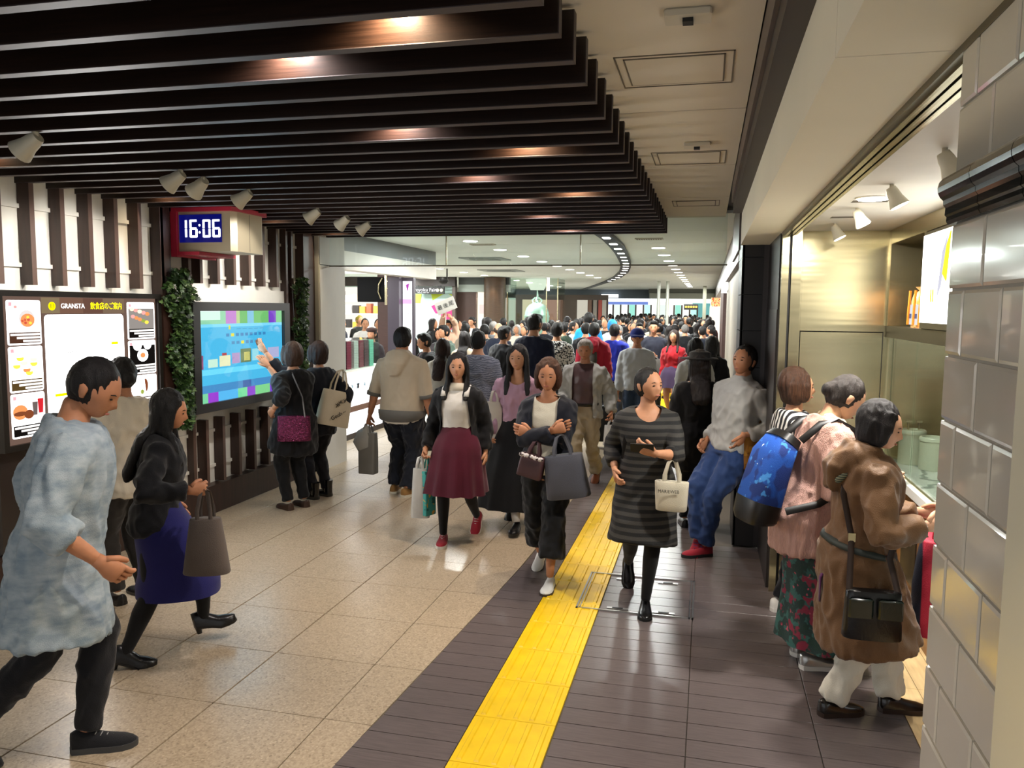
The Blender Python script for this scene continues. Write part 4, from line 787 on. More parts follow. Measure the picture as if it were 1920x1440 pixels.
class Fig:
    """one posed figure; local frame faces +Y, right hand is +X, feet on z=0"""
    def __init__(s,H=1.6,sex='f',w=1.0,belly=0,lean=0,side=0,twist=0,head=(0,0,0),drop=0,feet=None,hands=None,elb=None,knee=None,hips=(0,0),curl=(.5,.5),shrug=0):
        s.H=H; s.sex=sex; s.w=w; s.tab=TOR_F if sex=='f' else TOR_M; s.belly=belly; s.curl=curl
        s.P=Vector((hips[0],hips[1],.52*H-drop)); R=Matrix.Rotation(-math.radians(lean),3,'X')@Matrix.Rotation(math.radians(side),3,'Y'); s.T=R@Matrix.Rotation(math.radians(twist),3,'Z'); s.Rs=R
        sw=(.098 if sex=='f' else .113)*w*H; s.sh=[s.tors(.785,(sx*sw,0)) for sx in (-1,1)]
        f=feet or [(-.055*H,.0,0,0,0),(.055*H,.0,0,0,0)]   # x,y,z of heel-ankle base, yaw, pitch
        s.feet=f; s.hip=[s.P+Vector((sx*.052*H*w,0,-.02*H)) for sx in (-1,1)]
        s.ank=[];s.kn=[]
        for i in (0,1):
            x,y,z,yaw,pit=f[i]; a=Vector((x,y,z+.045*H)); kh=Vector((0,1,0)) if not knee else Vector(knee[i]); k,a2=ik(s.hip[i],a,.245*H,.235*H,kh); s.kn.append(k); s.ank.append(a2)
        h=hands or [(-.15*H,.02*H,.47*H),(.15*H,.02*H,.47*H)]
        s.wr=[];s.el=[]
        for i in (0,1):
            eh=Vector((-.25 if i==0 else .25,-1,-.2)) if not elb or not elb[i] else Vector(elb[i]); e,wv=ik(s.sh[i],Vector(h[i]),.172*H,.150*H,eh); s.el.append(e); s.wr.append(wv)
        s.nk=s.tors(.868,(0,.004*H)); s.hd=Matrix.Rotation(math.radians(head[1]),3,'X'); s.hd=Matrix.Rotation(math.radians(head[0]),3,'Z')@s.hd@Matrix.Rotation(math.radians(head[2]),3,'Y')
        s.hR=s.Rs@s.hd if abs(lean)<25 else Matrix.Rotation(-math.radians(lean*.6),3,'X')@s.hd; s.hc=s.nk+s.hR@Vector((0,.012*H,.064*H))
    def tors(s,t,off=(0,0)):
        k=smoothstep(.5,.78,t); v=Vector((off[0],off[1],0)); up=s.Rs@Vector((0,0,(t-.52)*s.H)); tw=Matrix.Identity(3).lerp(s.T,k) if hasattr(Matrix.Identity(3),'lerp') else s.T
        return s.P+up+((s.T if k>.5 else s.Rs)@v)
    def torso(s,b,t0,t1,grow=0,scale=1,n=20,power=2.3,flare=0,hem=None):
        """rings of the trunk between heights t0..t1 (fractions of the body height)"""
        tab=s.tab; ts=[t0]+[r[0] for r in tab if t0<r[0]<t1]+[t1]; pts=[]
        for t in ts:
            for a,c in zip(tab,tab[1:]):
                if a[0]<=t<=c[0]: u=(t-a[0])/(c[0]-a[0]); rx,ry,o=[a[i]+(c[i]-a[i])*u for i in (1,2,3)]; break
            else:
                rx,ry,o=tab[0][1:] if t<tab[0][0] else tab[-1][1:]
            if t<.51: rx,ry,o=max(rx,.100),max(ry,.074),-.004
            bl=s.belly*math.exp(-((t-.60)/.07)**2); fl=flare*max(0,(.56-t)/.1)
            rx=(rx*s.w*(1+bl*.5)*scale+grow+fl)*s.H; ry=(ry*s.w*(1+bl)*scale+grow+fl)*s.H
            cen=s.tors(t,(0,o*s.H+bl*.03*s.H))
            if t<.5:
                u=min(1,(.5-t)/.215); mk=(s.kn[0]+s.kn[1])/2; dk=s.kn[1]-s.kn[0]; cen=Vector((cen.x+(mk.x-s.P.x)*u*.9,cen.y+(mk.y-s.P.y)*u*.9,cen.z)); rx=max(rx,(abs(dk.x)/2+.052*s.H*s.w)*u+grow*s.H); ry=max(ry,(abs(dk.y)/2+.056*s.H*s.w)*u+grow*s.H)
            pts.append((cen,rx,ry,s.T@Vector((1,0,0)) if t>.64 else s.Rs@Vector((1,0,0))))
        b.tube(pts,n,power=power); return b
    def limb(s,b,pts,n=12):
        b.tube(pts,n); return b
    def arm(s,b,i,scale=1,grow=0,upto=2.0,cuff=None,n=12):
        """sleeve or arm: upto 1 = elbow, 2 = wrist"""
        H=s.H; w=.5+.5*s.w; A,E,W=s.sh[i],s.el[i],s.wr[i]; inn=s.tors(.775,((-1 if i==0 else 1)*.05*H*s.w,0)); r=lambda x:(x*w*scale+grow)*H
        p=[(inn,r(.030),r(.034)),(A+Vector((0,0,-.001*H)),r(.030),r(.032)),(A.lerp(E,.35),r(.030),r(.030)),(A.lerp(E,.8),r(.026),r(.026)),(E,r(.0255),r(.0255)),(E.lerp(W,.25),r(.026),r(.026)),(E.lerp(W,.65),r(.021),r(.021)),(W,r(.0165),r(.0165))]
        t=[0,.0,.35,.8,1,1.25,1.65,2]
        if upto<2:
            q=[pp for pp,tt in zip(p,t) if tt<upto]; u=upto; end=A.lerp(E,u) if u<1 else E.lerp(W,u-1); q.append((end,q[-1][1]*.98,q[-1][2]*.98)); p=q
        if cuff: p[-1]=(p[-1][0],cuff*H,cuff*H)
        b.tube(p,n); return b
    def leg(s,b,i,scale=1,grow=0,upto=2.0,hem=None,n=14,top=True):
        H=s.H; w=.5+.5*s.w; A,K,N=s.hip[i],s.kn[i],s.ank[i]; r=lambda x:(x*w*scale+grow)*H; fwd=Vector((0,1,0))
        p=[(A+Vector((0,0,.03*H)),r(.050),r(.056)),(A.lerp(K,.2),r(.052),r(.056)),(A.lerp(K,.6),r(.043),r(.046)),(K+Vector((0,0,.01*H)),r(.034),r(.036)),(K.lerp(N,.3)-Vector((0,.006*H,0)),r(.032),r(.037)),(K.lerp(N,.7),r(.024),r(.026)),(N,r(.019),r(.021))]
        t=[0,.2,.6,1,1.3,1.7,2]
        if upto<2:
            q=[pp for pp,tt in zip(p,t) if tt<upto]; end=A.lerp(K,upto) if upto<1 else K.lerp(N,upto-1); q.append((end,q[-1][1],q[-1][2])); p=q
        if hem: p=[pp if tt<1 else (pp[0],max(pp[1],hem*H*(.85+.15*min(1,tt-1))),max(pp[2],hem*H*(.85+.15*min(1,tt-1)))) for pp,tt in zip(p,t)]
        b.tube(p,n); return b
    def hand(s,b,i,curl=None,dirv=None,palm=None,n=6):
        """palm, four unequal fingers and a thumb leaving the side of the palm"""
        H=s.H; W=s.wr[i]; c=s.curl[i] if curl is None else curl; d=(W-s.el[i]).normalized() if dirv is None else Vector(dirv).normalized()
        sd=-1 if i==0 else 1
        if palm is None: pn=Vector((-sd,.15,0))
        else: pn=Vector(palm)
        pn=(pn-d*pn.dot(d)).normalized(); th=d.cross(pn)*(1 if i==1 else -1)   # towards the thumb
        if palm is None and th.y<0 and abs(d.z)>.5: th=-th
        k=.052*H; W0=W-d*.012*H
        b.tube([(W0,.0165*H,.0135*H,th),(W+d*.008*H,.019*H,.012*H,th),(W+d*k*.55,.025*H,.0115*H,th),(W+d*k*.95,.025*H,.0095*H,th),(W+d*(k*1.05),.021*H,.006*H,th)],10)
        for j,(o,l) in enumerate(((.0185,.042),(.0063,.047),(-.006,.044),(-.0175,.034))):
            base=W+d*k*.92+th*(o*H); a=c*(.9+.12*j); p=base; dirn=d; pts=[(p-d*.012*H,.0068*H,.0068*H)]
            for seg,fr in enumerate((.45,.31,.24)):
                dirn=(Matrix.Rotation(-a*(1.0 if seg else .75),3,th.cross(Vector((0,0,0))) if False else pn.cross(d))@dirn) if False else (dirn*math.cos(a*.9)+pn_rot(dirn,d,pn,a*.9))
                dirn.normalize(); p=p+dirn*(l*H*fr); pts.append((p,.0064*H*(1-.1*seg),.0064*H*(1-.1*seg)))
            pts.append((p+dirn*.003*H,.003*H,.003*H)); b.tube(pts,n)
        tb=W+d*.012*H+th*.017*H; td=(d*.75+th*.5+pn*.35*(.3+c)).normalized(); t2=(d*.85+th*(.15-.25*c)+pn*(.25+.7*c)).normalized()
        b.tube([(tb-td*.008*H,.009*H,.0085*H),(tb+td*.020*H,.0085*H,.008*H),(tb+td*.024*H+t2*.010*H,.0072*H,.007*H),(tb+td*.024*H+t2*.020*H,.0055*H,.0055*H),(tb+td*.024*H+t2*.024*H,.002*H,.002*H)],n)
        return W+d*k*1.0+pn*.012*H
    def headgrid(s,nu=30,nv=22,face=True):
        H=s.H; a,bb,cc=.0465*H,.058*H,.0667*H; R=[]; out=[]
        for iv in range(1,nv):
            th=math.pi*iv/nv-math.pi/2; z=math.sin(th); r=math.cos(th); row=[]
            for iu in range(nu):
                ph=2*math.pi*iu/nu; x=r*math.sin(ph); y=r*math.cos(ph)
                X,Y,Z=x*a,y*bb,z*cc
                low=smoothstep(.1,-.95,z); X*=1-.30*low*(1 if y>0 else .75)
                if y<0: Y*=1-.42*smoothstep(-.05,-.8,z); 
                else:
                    Y*=.93; fz=smoothstep(-.2,-.95,z); Y+=.010*H*fz
                if z<-.75: Z=-cc*(.75+(-z-.75)*.8)
                if face and y>0:
                    f=y
                    nb=math.exp(-(x/.13)**2)*smoothstep(.12,-.26,z)*smoothstep(-.42,-.30,z); Y+=.0135*H*nb*f
                    Y-=.0045*H*(math.exp(-((x-.36)/.17)**2-((z-.02)/.13)**2)+math.exp(-((x+.36)/.17)**2-((z-.02)/.13)**2))
                    Y+=.003*H*math.exp(-((z-.2)/.09)**2)*math.exp(-(x/.6)**2)
                    Y+=.0032*H*math.exp(-(x/.28)**2)*(math.exp(-((z+.53)/.055)**2)+math.exp(-((z+.64)/.05)**2)); Y-=.002*H*math.exp(-(x/.3)**2-((z+.585)/.02)**2)
                    Y+=.004*H*math.exp(-(x/.25)**2-((z+.88)/.12)**2)
                    X*=1+.03*math.exp(-((z+.1)/.25)**2)
                row.append(Vector((X,Y,Z)))
            R.append(row)
        return R,cc
    def head(s,b,skin,hairm,face=True,nu=30,nv=22,lip=True):
        H=s.H; R,cc=s.headgrid(nu,nv,face); T=lambda v:s.hc+s.hR@v
        b.use(skin); b.loft([[T(v) for v in reversed(r)] for r in R])
        for sx in (-1,1):   # ears
            b.tube([(T(Vector((sx*.0445*H,-.006*H,-.022*H))),.0035*H,.006*H,s.hR@Vector((1,0,0))),(T(Vector((sx*.049*H,-.009*H,-.010*H))),.004*H,.0095*H,s.hR@Vector((1,0,0))),(T(Vector((sx*.051*H,-.011*H,.004*H))),.004*H,.012*H,s.hR@Vector((1,0,0))),(T(Vector((sx*.048*H,-.010*H,.013*H))),.003*H,.007*H,s.hR@Vector((1,0,0)))],8)
        if face:
            for sx in (-1,1):
                b.use(M_EYE); b.sphere(T(Vector((sx*.0172*H,.0478*H,.0012*H))),(.0072*H,.003*H,.0026*H),8,6,s.hR)
                b.use(hairm); b.tube([(T(Vector((sx*.0085*H,.0515*H,.0125*H))),.0014*H,.0014*H),(T(Vector((sx*.018*H,.0505*H,.0150*H))),.0018*H,.0016*H),(T(Vector((sx*.0275*H,.0445*H,.0125*H))),.0010*H,.001*H)],5)
            if lip: b.use(M_LIP); b.sphere(T(Vector((0,.0530*H,-.0385*H))),(.0120*H,.0035*H,.0032*H),10,6,s.hR)
        b.use(skin)
def pn_rot(dirn,d,pn,a):
    # component that bends a finger towards the palm
    q=pn-dirn*pn.dot(dirn)
    if q.length<1e-4: q=-d-dirn*(-d).dot(dirn)
    return q.normalized()*math.sin(a)
HAIRS=('short','crop','bob','long','bun','bald','pony')
def hair_mesh(s,b,style):
    H=s.H; T=lambda x,y,z:s.hc+s.hR@(Vector((x,y,z))*H); R=s.hR; X=R@Vector((1,0,0))
    def cap(g=1.0,back=0,up=0,low=0): b.sphere(T(0,-.0095-back,.0125+up),(.0545*g*H,.0615*g*H,.067*g*H),22,16,R)
    dn=Vector((0,0,-1))
    if style=='short':
        cap(.985,.004); b.sphere(T(0,-.032,-.006),(.048*H,.036*H,.048*H),16,10,R); b.sphere(T(0,.022,.054),(.038*H,.034*H,.022*H),14,8,R)
    elif style=='crop': cap(.972,.005,.000); b.sphere(T(0,-.030,-.008),(.046*H,.033*H,.044*H),16,10,R)
    elif style=='bald': b.sphere(T(0,-.030,-.004),(.0475*H,.030*H,.036*H),16,10,R)
    elif style=='bob':
        cap(1.03,.010,.004); b.tube([(T(0,-.027,.02),.060*H,.046*H,X),(T(0,-.026,-.025),.060*H,.044*H,X),(T(0,-.024,-.055),.052*H,.038*H,X),(T(0,-.026,-.068),.038*H,.028*H,X)],18)
        for sx in (-1,1): b.tube([(T(sx*.032,.012,.052),.020*H,.02*H),(T(sx*.050,.010,.01),.012*H,.024*H,X),(T(sx*.050,.008,-.035),.011*H,.022*H,X),(T(sx*.044,.004,-.055),.007*H,.015*H,X)],10)
    elif style in('long','vlong'):
        k=-.16 if style=='long' else -.20
        cap(1.0,.007,.004); nk=s.tors(.80,(0,-.078*H)); e=s.tors(.735 if style=='long' else .69,(0,-.104*H))
        b.tube([(T(0,-.02,.02),.056*H,.044*H,X),(T(0,-.03,-.03),.056*H,.040*H,X),(T(0,-.034,-.075),.052*H,.030*H,X),(nk.lerp(T(0,-.036,-.075),.3),.058*H,.026*H,X),(e,.052*H,.020*H,X),(e+dn*.025*H,.036*H,.012*H,X)],18)
        for sx in (-1,1):
            c1=s.tors(.80,(sx*.056*H,.050*H)); c2=s.tors(.765 if style=='long' else .735,(sx*.058*H,.078*H))
            b.tube([(T(sx*.028,.014,.055),.02*H,.018*H),(T(sx*.050,.008,.015),.010*H,.024*H,X),(T(sx*.052,.006,-.03),.010*H,.026*H,X),(T(sx*.050,.006,-.075),.014*H,.024*H,X),(c1,.019*H,.015*H,X),(c2,.014*H,.009*H,X)],10)
    elif style=='bun':
        cap(.965,.006,0); b.sphere(T(0,-.028,-.012),(.046*H,.036*H,.044*H),16,10,R); b.sphere(T(0,-.068,-.012),(.026*H,.022*H,.026*H),14,10,R)
    elif style=='pony':
        cap(1.0,.001,0); e=s.tors(.76,(0,-.075*H)); b.tube([(T(0,-.06,.005),.018*H,.016*H,X),(T(0,-.078,-.02),.022*H,.018*H,X),(T(0,-.072,-.08),.02*H,.015*H,X),(e,.012*H,.009*H,X)],12)
# ---- footwear
def shoe(s,b,i,kind,upper,sole,lace=None):
    """returns meshes (upper, sole) for foot i in figure space"""
    H=s.H; x,y,z,yaw,pit=s.feet[i]; L=.155*H; A=s.ank[i]
    Ry=Matrix.Rotation(math.radians(yaw),3,'Z')@Matrix.Rotation(-math.radians(pit),3,'X'); base=A+Ry@Vector((0,0,-.045*H)); T=lambda fx,fy,fz:base+Ry@Vector((fx*H,fy*H,fz*H))
    hl=.030 if kind=='heel' else (.012 if kind in('sneaker','boot') else .008)
    prof=[(-.038,.006,.030,.042),(-.030,.021,.026,.047),(-.008,.0235,.022,.052),(.025,.024,.012,.040),(.055,.0285,.0,.030),(.085,.028,.0,.024),(.105,.020,.0,.018),(.116,.006,.002,.010)]
    if kind=='boot': prof=[(p[0],p[1]*1.05,p[2],p[3]*1.05) for p in prof]
    up=[];so=[]
    for fy,hw,lift,ht in prof:
        lf=lift*(hl/.030) if kind=='heel' else 0; z0=lf+(hl if kind!='heel' else .006); tp=max(ht*(1.0 if kind!='flat' else (.62 if fy>-.02 and fy<.07 else .9)),.012)+lf+(hl*.5)
        up.append([T(hw*math.cos(a),fy,z0+(tp-z0)*max(0,math.sin(a))**.7 if math.sin(a)>0 else z0) for a in [math.pi*k/8 for k in range(9)]])
        so.append([T(hw*1.06*sx,fy*1.02,zz) for sx,zz in ((1,lf),(1,z0+.003),(-1,z0+.003),(-1,lf))])
    b.use(upper); b.loft(up)
    if kind=='boot': b.tube([(T(0,-.012,.03),.026*H,.030*H),(T(0,-.012,.075),.027*H,.030*H),(T(0,-.014,.11),.030*H,.032*H)],12)
    b.use(sole); b.loft(so)
    if kind=='heel': b.tube([(T(0,-.024,.034),.016*H,.014*H),(T(0,-.026,0),.011*H,.010*H)],10)
    if lace:
        b.use(lace)
        for k in range(4): fy=.022+.012*k; b.tube([(T(-.012,fy,.044-.005*k),.0016*H,.0016*H),(T(0,fy+.003,.050-.0055*k),.0016*H,.0016*H),(T(.012,fy,.044-.005*k),.0016*H,.0016*H)],5)
def skirt(s,b,t0,hem_z,r0=1.08,flare=.02,pleats=0,pamp=.004,n=56,spread=0):
    """lofted skirt from waist height t0 to hem height hem_z (metres), pleated"""
    H=s.H; rings=[]; m=9; wst=s.tors(t0); mid=(s.kn[0]+s.kn[1])/2; 
    for k in range(m+1):
        u=k/m; z=wst.z+(hem_z-wst.z)*u; uu=min(1,max(0,(wst.z-z)/(wst.z-mid.z))); c=Vector((wst.x+(mid.x-wst.x)*uu,wst.y+(mid.y-wst.y)*uu,z)); hipz=.51*H
        rx=(.082+(.028)*smoothstep(0,.35,u)+flare*u)*H*s.w*r0; ry=(.062+.024*smoothstep(0,.35,u)+flare*u)*H*s.w*r0+spread*u
        dk=s.kn[1]-s.kn[0]; uk=min(1,max(0,(wst.z-z)/(wst.z-mid.z))); rx=max(rx,(abs(dk.x)/2+.062*H*s.w)*uk); ry=max(ry,(abs(dk.y)/2+.064*H*s.w)*uk); pw=1-.28*min(1,abs(dk.y)/(.2*H))*uk
        rr=[]
        for j in range(n):
            a=2*math.pi*j/n; q=1+(pamp/.1)*u*math.cos(pleats*a+math.sin(a*3+1)*.8) if pleats else 1; q+=.015*u*math.sin(3*a+1.3)
            rr.append(c+Vector((rx*q*math.copysign(abs(math.cos(a))**pw,math.cos(a)),ry*q*math.copysign(abs(math.sin(a))**pw,math.sin(a)),.004*math.sin(pleats*a)*u)))
        rings.append(rr)
    b.loft(rings,True,False)
QUAL={'hi':dict(body=.016,cloth=.0115,nu=34,nv=26,fin=7),'mid':dict(body=.026,cloth=.019,nu=24,nv=18,fin=5),'lo':dict(body=.032,cloth=.028,nu=14,nv=10,fin=4)}
def person(name,label,fig,loc,face,skin='a',hair=('short','140d0a'),top=None,bottom=None,shoes=None,outer=None,q='hi',group=None,palms=None,hdirs=None,facef=True,legs_skin=True,hat=None,scarf=None,extra=None,socks=None):
    """builds one person: the body mesh is the root, hair and clothes are its children. face: degrees, 0 = away from the camera (+Y), 90 = to the right"""
    s=fig; Q=QUAL[q]; H=s.H; sk=SKIN[skin]; hm=hairmat(hair[1])
    b=MB(); s.torso(b,.455,.90,grow=-.004,n=16); 
    b.tube([(s.tors(.83),.033*H,.035*H),(s.nk,.031*H,.033*H),(s.nk.lerp(s.hc,.35)-s.hR@Vector((0,.008*H,0)),.031*H,.034*H)],12)
    for i in (0,1): s.arm(b,i); s.leg(b,i,scale=.96)
    me=b.mesh('body'); me.materials.append(sk)
    root=bpy.data.objects.new(name,me); COL.objects.link(root); root.location=loc; root.rotation_euler=(0,0,-math.radians(face)); tag(root,label,'person',group)
    s.root=root; s.loc=Vector(loc); s.face=face
    def add_detail(me2,co):
        bm=bmesh.new(); bm.from_mesh(me2)
        d=MB(); d.use(sk); s.head(d,sk,hm,face=facef and q!='lo',nu=Q['nu'],nv=Q['nv'])
        if q!='lo':
            for i in (0,1): d.use(sk); s.hand(d,i,palm=palms[i] if palms else None,dirv=hdirs[i] if hdirs else None,n=Q['fin'])
        else:
            for i in (0,1): d.use(sk); dd=(s.wr[i]-s.el[i]).normalized(); d.tube([(s.wr[i],.014*H,.012*H),(s.wr[i]+dd*.05*H,.02*H,.012*H),(s.wr[i]+dd*.09*H,.008*H,.007*H)],6)
        s.detail=d; bm.free()
    # body: fused trunk, then head and hands in the same mesh
    def post(me2,co):
        add_detail(me2,co); d=s.detail; dm=d.mesh('d',180); bm=bmesh.new(); bm.from_mesh(me2); bm.faces.ensure_lookup_table()
        for f in bm.faces: f.material_index=0
        n0=len(bm.faces); bm.from_mesh(dm); bm.to_mesh(me2); bm.free(); s.dmats=list(dm.materials); s.nface0=n0
        idx=np.zeros(len(me2.polygons),dtype=np.int32); di=np.empty(len(dm.polygons),dtype=np.int32); dm.polygons.foreach_get('material_index',di); idx[n0:]=di; s.idx=idx
        bpy.data.meshes.remove(dm)
    fuse(root,Q['body'],post); POSTMAT.append((root,s))
    def child(nm,b_,m,vox=None,post_=None,smooth=180,parent=None,label=None):
        me_=b_.mesh(nm,None if vox else smooth)
        if m is not None and not b_.mats: me_.materials.append(m)
        o=linkl(nm,me_,parent or root)
        if label: o['label']=label
        if vox: fuse(o,vox,post_)
        return o
    s.child=child
    if hair[0]!='none':
        hb=MB(); hair_mesh(s,hb,hair[0]); child('hair',hb,hm,max(.0085,Q['cloth']*.7),wrinkle(.0035 if q!='lo' else 0,38,(1,1,.14),len(label)%9) if q!='lo' else None)
    cz=Q['cloth']
    if bottom:
        kd=bottom['kind']; m=bottom['mat']; bb=MB()
        if kd=='trousers':
            s.torso(bb,.46,bottom.get('top',.595),grow=.006,scale=1.0,n=18)
            for i in (0,1): s.leg(bb,i,scale=bottom.get('scale',1.12),grow=.004,hem=bottom.get('hem'),upto=bottom.get('upto',1.96))
            child('trousers',bb,m,cz,wrinkle(bottom.get('fold',.006),bottom.get('freq',14),(1,1,.7),len(name),damp=.53*H))
        elif kd=='tights':
            s.torso(bb,.46,.56,grow=.002,n=16)
            for i in (0,1): s.leg(bb,i,scale=1.0,grow=.0015)
            child('tights',bb,m,cz)
        if bottom.get('skirt'):
            k=bottom['skirt']; sb=MB(); skirt(s,sb,k.get('t0',.62),k['hem'],k.get('r0',1.08),k.get('flare',.02),k.get('pleats',0),k.get('pamp',.004),spread=k.get('spread',0)); o=child('skirt',sb,k['mat'])
        elif kd=='skirt':
            k=bottom; sb=MB(); skirt(s,sb,k.get('t0',.62),k['hem'],k.get('r0',1.08),k.get('flare',.02),k.get('pleats',0),k.get('pamp',.004),spread=k.get('spread',0)); child('skirt',sb,k['mat'])
    for nm,g in (('top',top),('outer',outer)):
        if not g: continue
        gb=MB(); s.torso(gb,g.get('hem',.5),g.get('neck',.842),grow=g.get('grow',.008)+(.004 if bottom and bottom['kind']=='trousers' else 0),scale=g.get('scale',1.0),flare=g.get('flare',0),n=22)
        if g.get('collar'): c=g['collar']; gb.tube([(s.tors(.825),.052*H*s.w,.047*H*s.w),(s.tors(.85,(0,.002*H)),.043*H,.044*H),(s.tors(.862+c,(0,.006*H)),.041*H,.043*H)],16)
        up=g.get('sleeve',1.93)
        if up:
            for i in (0,1): s.arm(gb,i,scale=g.get('ascale',1.06),grow=g.get('agrow',.006),upto=up if not isinstance(up,(tuple,list)) else up[i],cuff=g.get('cuff'))
        if g.get('hood'):
            X=Vector((1,0,0)); h0=s.tors(.835,(0,-.03*H)); gb.tube([(s.tors(.85,(0,.02*H)),.06*H,.03*H,X),(s.tors(.842,(0,-.052*H)),.082*H,.040*H,X),(s.tors(.79,(0,-.100*H)),.066*H,.032*H,X),(s.tors(.725,(0,-.106*H)),.030*H,.020*H,X)],16)
        cut=None
        if g.get('open'):
            w0=g['open']; ctr=s.tors(.7); ax=s.T@Vector((1,0,0)); fw=s.T@Vector((0,1,0)); zt=s.tors(.85).z; zb=s.tors(g.get('hem',.5)).z; wb=g.get('openb',w0)
            def cut(c,n_,ctr=ctr,ax=ax,fw=fw,zt=zt,zb=zb,w0=w0,wb=wb,sh=s.sh):
                u=(c.z-zb)/(zt-zb); base=s.tors(.52+(c.z-s.P.z)/H); dx=(c-base).dot(ax); dy=(c-base).dot(fw); ww=(wb+(w0-wb)*u)*H
                return abs(dx)<ww and .015*H<dy<(.088*s.w+.022)*H and n_.dot(fw)>-.2
        elif g.get('scoop'):
            sc_=g['scoop']
            def cut(c,n_,s=s,sc_=sc_):
                p=s.tors(.842); dx=(c-p).dot(s.T@Vector((1,0,0))); dz=c.z-p.z; dy=(c-p).dot(s.T@Vector((0,1,0)))
                return dy>.0 and (dx/(.055*s.H))**2+(dz/(sc_*s.H))**2<1
        child(g.get('name',nm),gb,g['mat'],cz,wrinkle(min(g.get('fold',.006),.003) if (nm=='top' and outer) else g.get('fold',.006),g.get('freq',13),g.get('fs',(1,1,.7)),len(label),cut))
        if g.get('band'):   # ribbed hem and cuffs
            bb=MB(); hm_=g.get('hem',.5); s.torso(bb,hm_-.008,hm_+.028,grow=g.get('grow',.008)+.013,scale=g.get('scale',1.0),flare=g.get('flare',0),n=24); child('hem_band',bb,g['band'])
            for i in (0,1):
                u=up if not isinstance(up,(tuple,list)) else up[i]; A,E,W=s.sh[i],s.el[i],s.wr[i]; pt=lambda t:A.lerp(E,t) if t<1 else E.lerp(W,t-1); r=(.033 if u<1.2 else .027)*H*g.get('ascale',1.06)+g.get('agrow',.006)*H
                cb=MB(); cb.tube([(pt(u-.10),r*1.02,r*1.02),(pt(u+.04),r,r)],16); child('cuff_band',cb,g['band'])
    if shoes:
        for i in (0,1):
            sb=MB(); shoe(s,sb,i,shoes['kind'],shoes['mat'],shoes.get('sole',shoes['mat']),shoes.get('lace')); child('shoe',sb,None,smooth=50)
    if socks:
        for i in (0,1): sb=MB(); K,N=s.kn[i],s.ank[i]; sb.tube([(K.lerp(N,.72),.026*H,.028*H),(N,.022*H,.024*H)],12); child('sock',sb,socks)
    return s
POSTMAT=[]
def finish_people():
    run_fuse()
    for root,s in POSTMAT:
        me=root.data; me.materials.clear()
        for m in s.dmats: me.materials.append(m)
        me.polygons.foreach_set('material_index',s.idx); me.update()
    POSTMAT.clear()
def wpos(s,v):
    """figure space to world"""
    a=-math.radians(s.face); v=Vector(v); return s.loc+Vector((v.x*math.cos(a)-v.y*math.sin(a),v.x*math.sin(a)+v.y*math.cos(a),v.z))
def to_local(loc,face,w):
    a=math.radians(face); v=Vector(w)-Vector(loc); return Vector((v.x*math.cos(a)-v.y*math.sin(a),v.x*math.sin(a)+v.y*math.cos(a),v.z))
# ---- bags
def strap(b,pts,wd=.012,th=.003,hint=(1,0,0)): b.tube([(p,wd,th) for p in pts],6,hint=hint); return b
def bag(name,label,top,yaw,size,m,handle=None,hlen=.16,taper=1.1,hm=None,sag=.0,round_=3,handles=2,roll=0,lean=0,cat='bag'):
    """soft carrier hanging from point top (world): body plus handles"""
    wx,dy,hz=size; o=thing(name,label,cat,top); R=Matrix.Rotation(math.radians(yaw),3,'Z')@Matrix.Rotation(math.radians(lean),3,'X')@Matrix.Rotation(math.radians(roll),3,'Y')
    T=lambda x,y,z:Vector(top)+R@Vector((x,y,z)); b=MB(); rings=[]
    X=R@Vector((1,0,0)); pts=[]
    for t,k in ((1,.96),(.985,1.0),(.8,1.0),(.5,1.0-sag*.2),(.2,1/taper+.1*(taper-1)),(.02,1.0),(0,.97)):
        w_=wx/2*(1+(taper-1)*0*t) ; kk=(1/taper)+(1-1/taper)*(1-t) if taper>1 else 1/taper+(1-1/taper)*(1-t)
        f=1+(taper-1)*(1-t); dd=dy/2*(1 if t<.6 else 1-.35*(t-.6)/.4); pts.append((T(0,0,-hlen-hz*(1-t)),w_*f*(k if t in(1,0) else 1),dd*(k if t in(1,0) else 1),X))
    b.tube(pts,28,power=round_); bo=b.obj('bag_body',m,o,60)
    for kx in range(handles):
        yy=(dy*.25 if handles>1 else 0)*(1 if kx else -1); hb=MB(); q=wx*.22
        strap(hb,[T(-q,yy,-hlen-.05),T(-q*.95,yy,-hlen*.7),T(-q*.5,yy*.5,-hlen*.12),T(0,yy*.2,0),T(q*.5,yy*.5,-hlen*.12),T(q*.95,yy,-hlen*.7),T(q,yy,-hlen-.05)],.011,.003,hint=R@Vector((0,1,0)) if False else X); hb.obj('handle',hm or m,o,60)
    o['_']=0; del o['_']; return o,T
# ================================================================== THE PEOPLE IN THE WALKWAY
def LW(loc,face,*ws): return [to_local((loc[0],loc[1],0),face,w) for w in ws]
def LFt(loc,face,w,yaw=0,pit=0): v=to_local((loc[0],loc[1],0),face,(w[0],w[1],0)); return (v.x,v.y,w[2] if len(w)>2 else 0,yaw,pit)
BLK='0e0c0d'; C_BLACK=cloth('0f0e10'); C_NAVY=cloth('12141f'); M_TIGHT=cloth('0b0a0b',bump=.05); LEA=mat('black_leather','0c0b0c',.3,bump=.1,bscale=80); CW=cloth('d9d3c6')
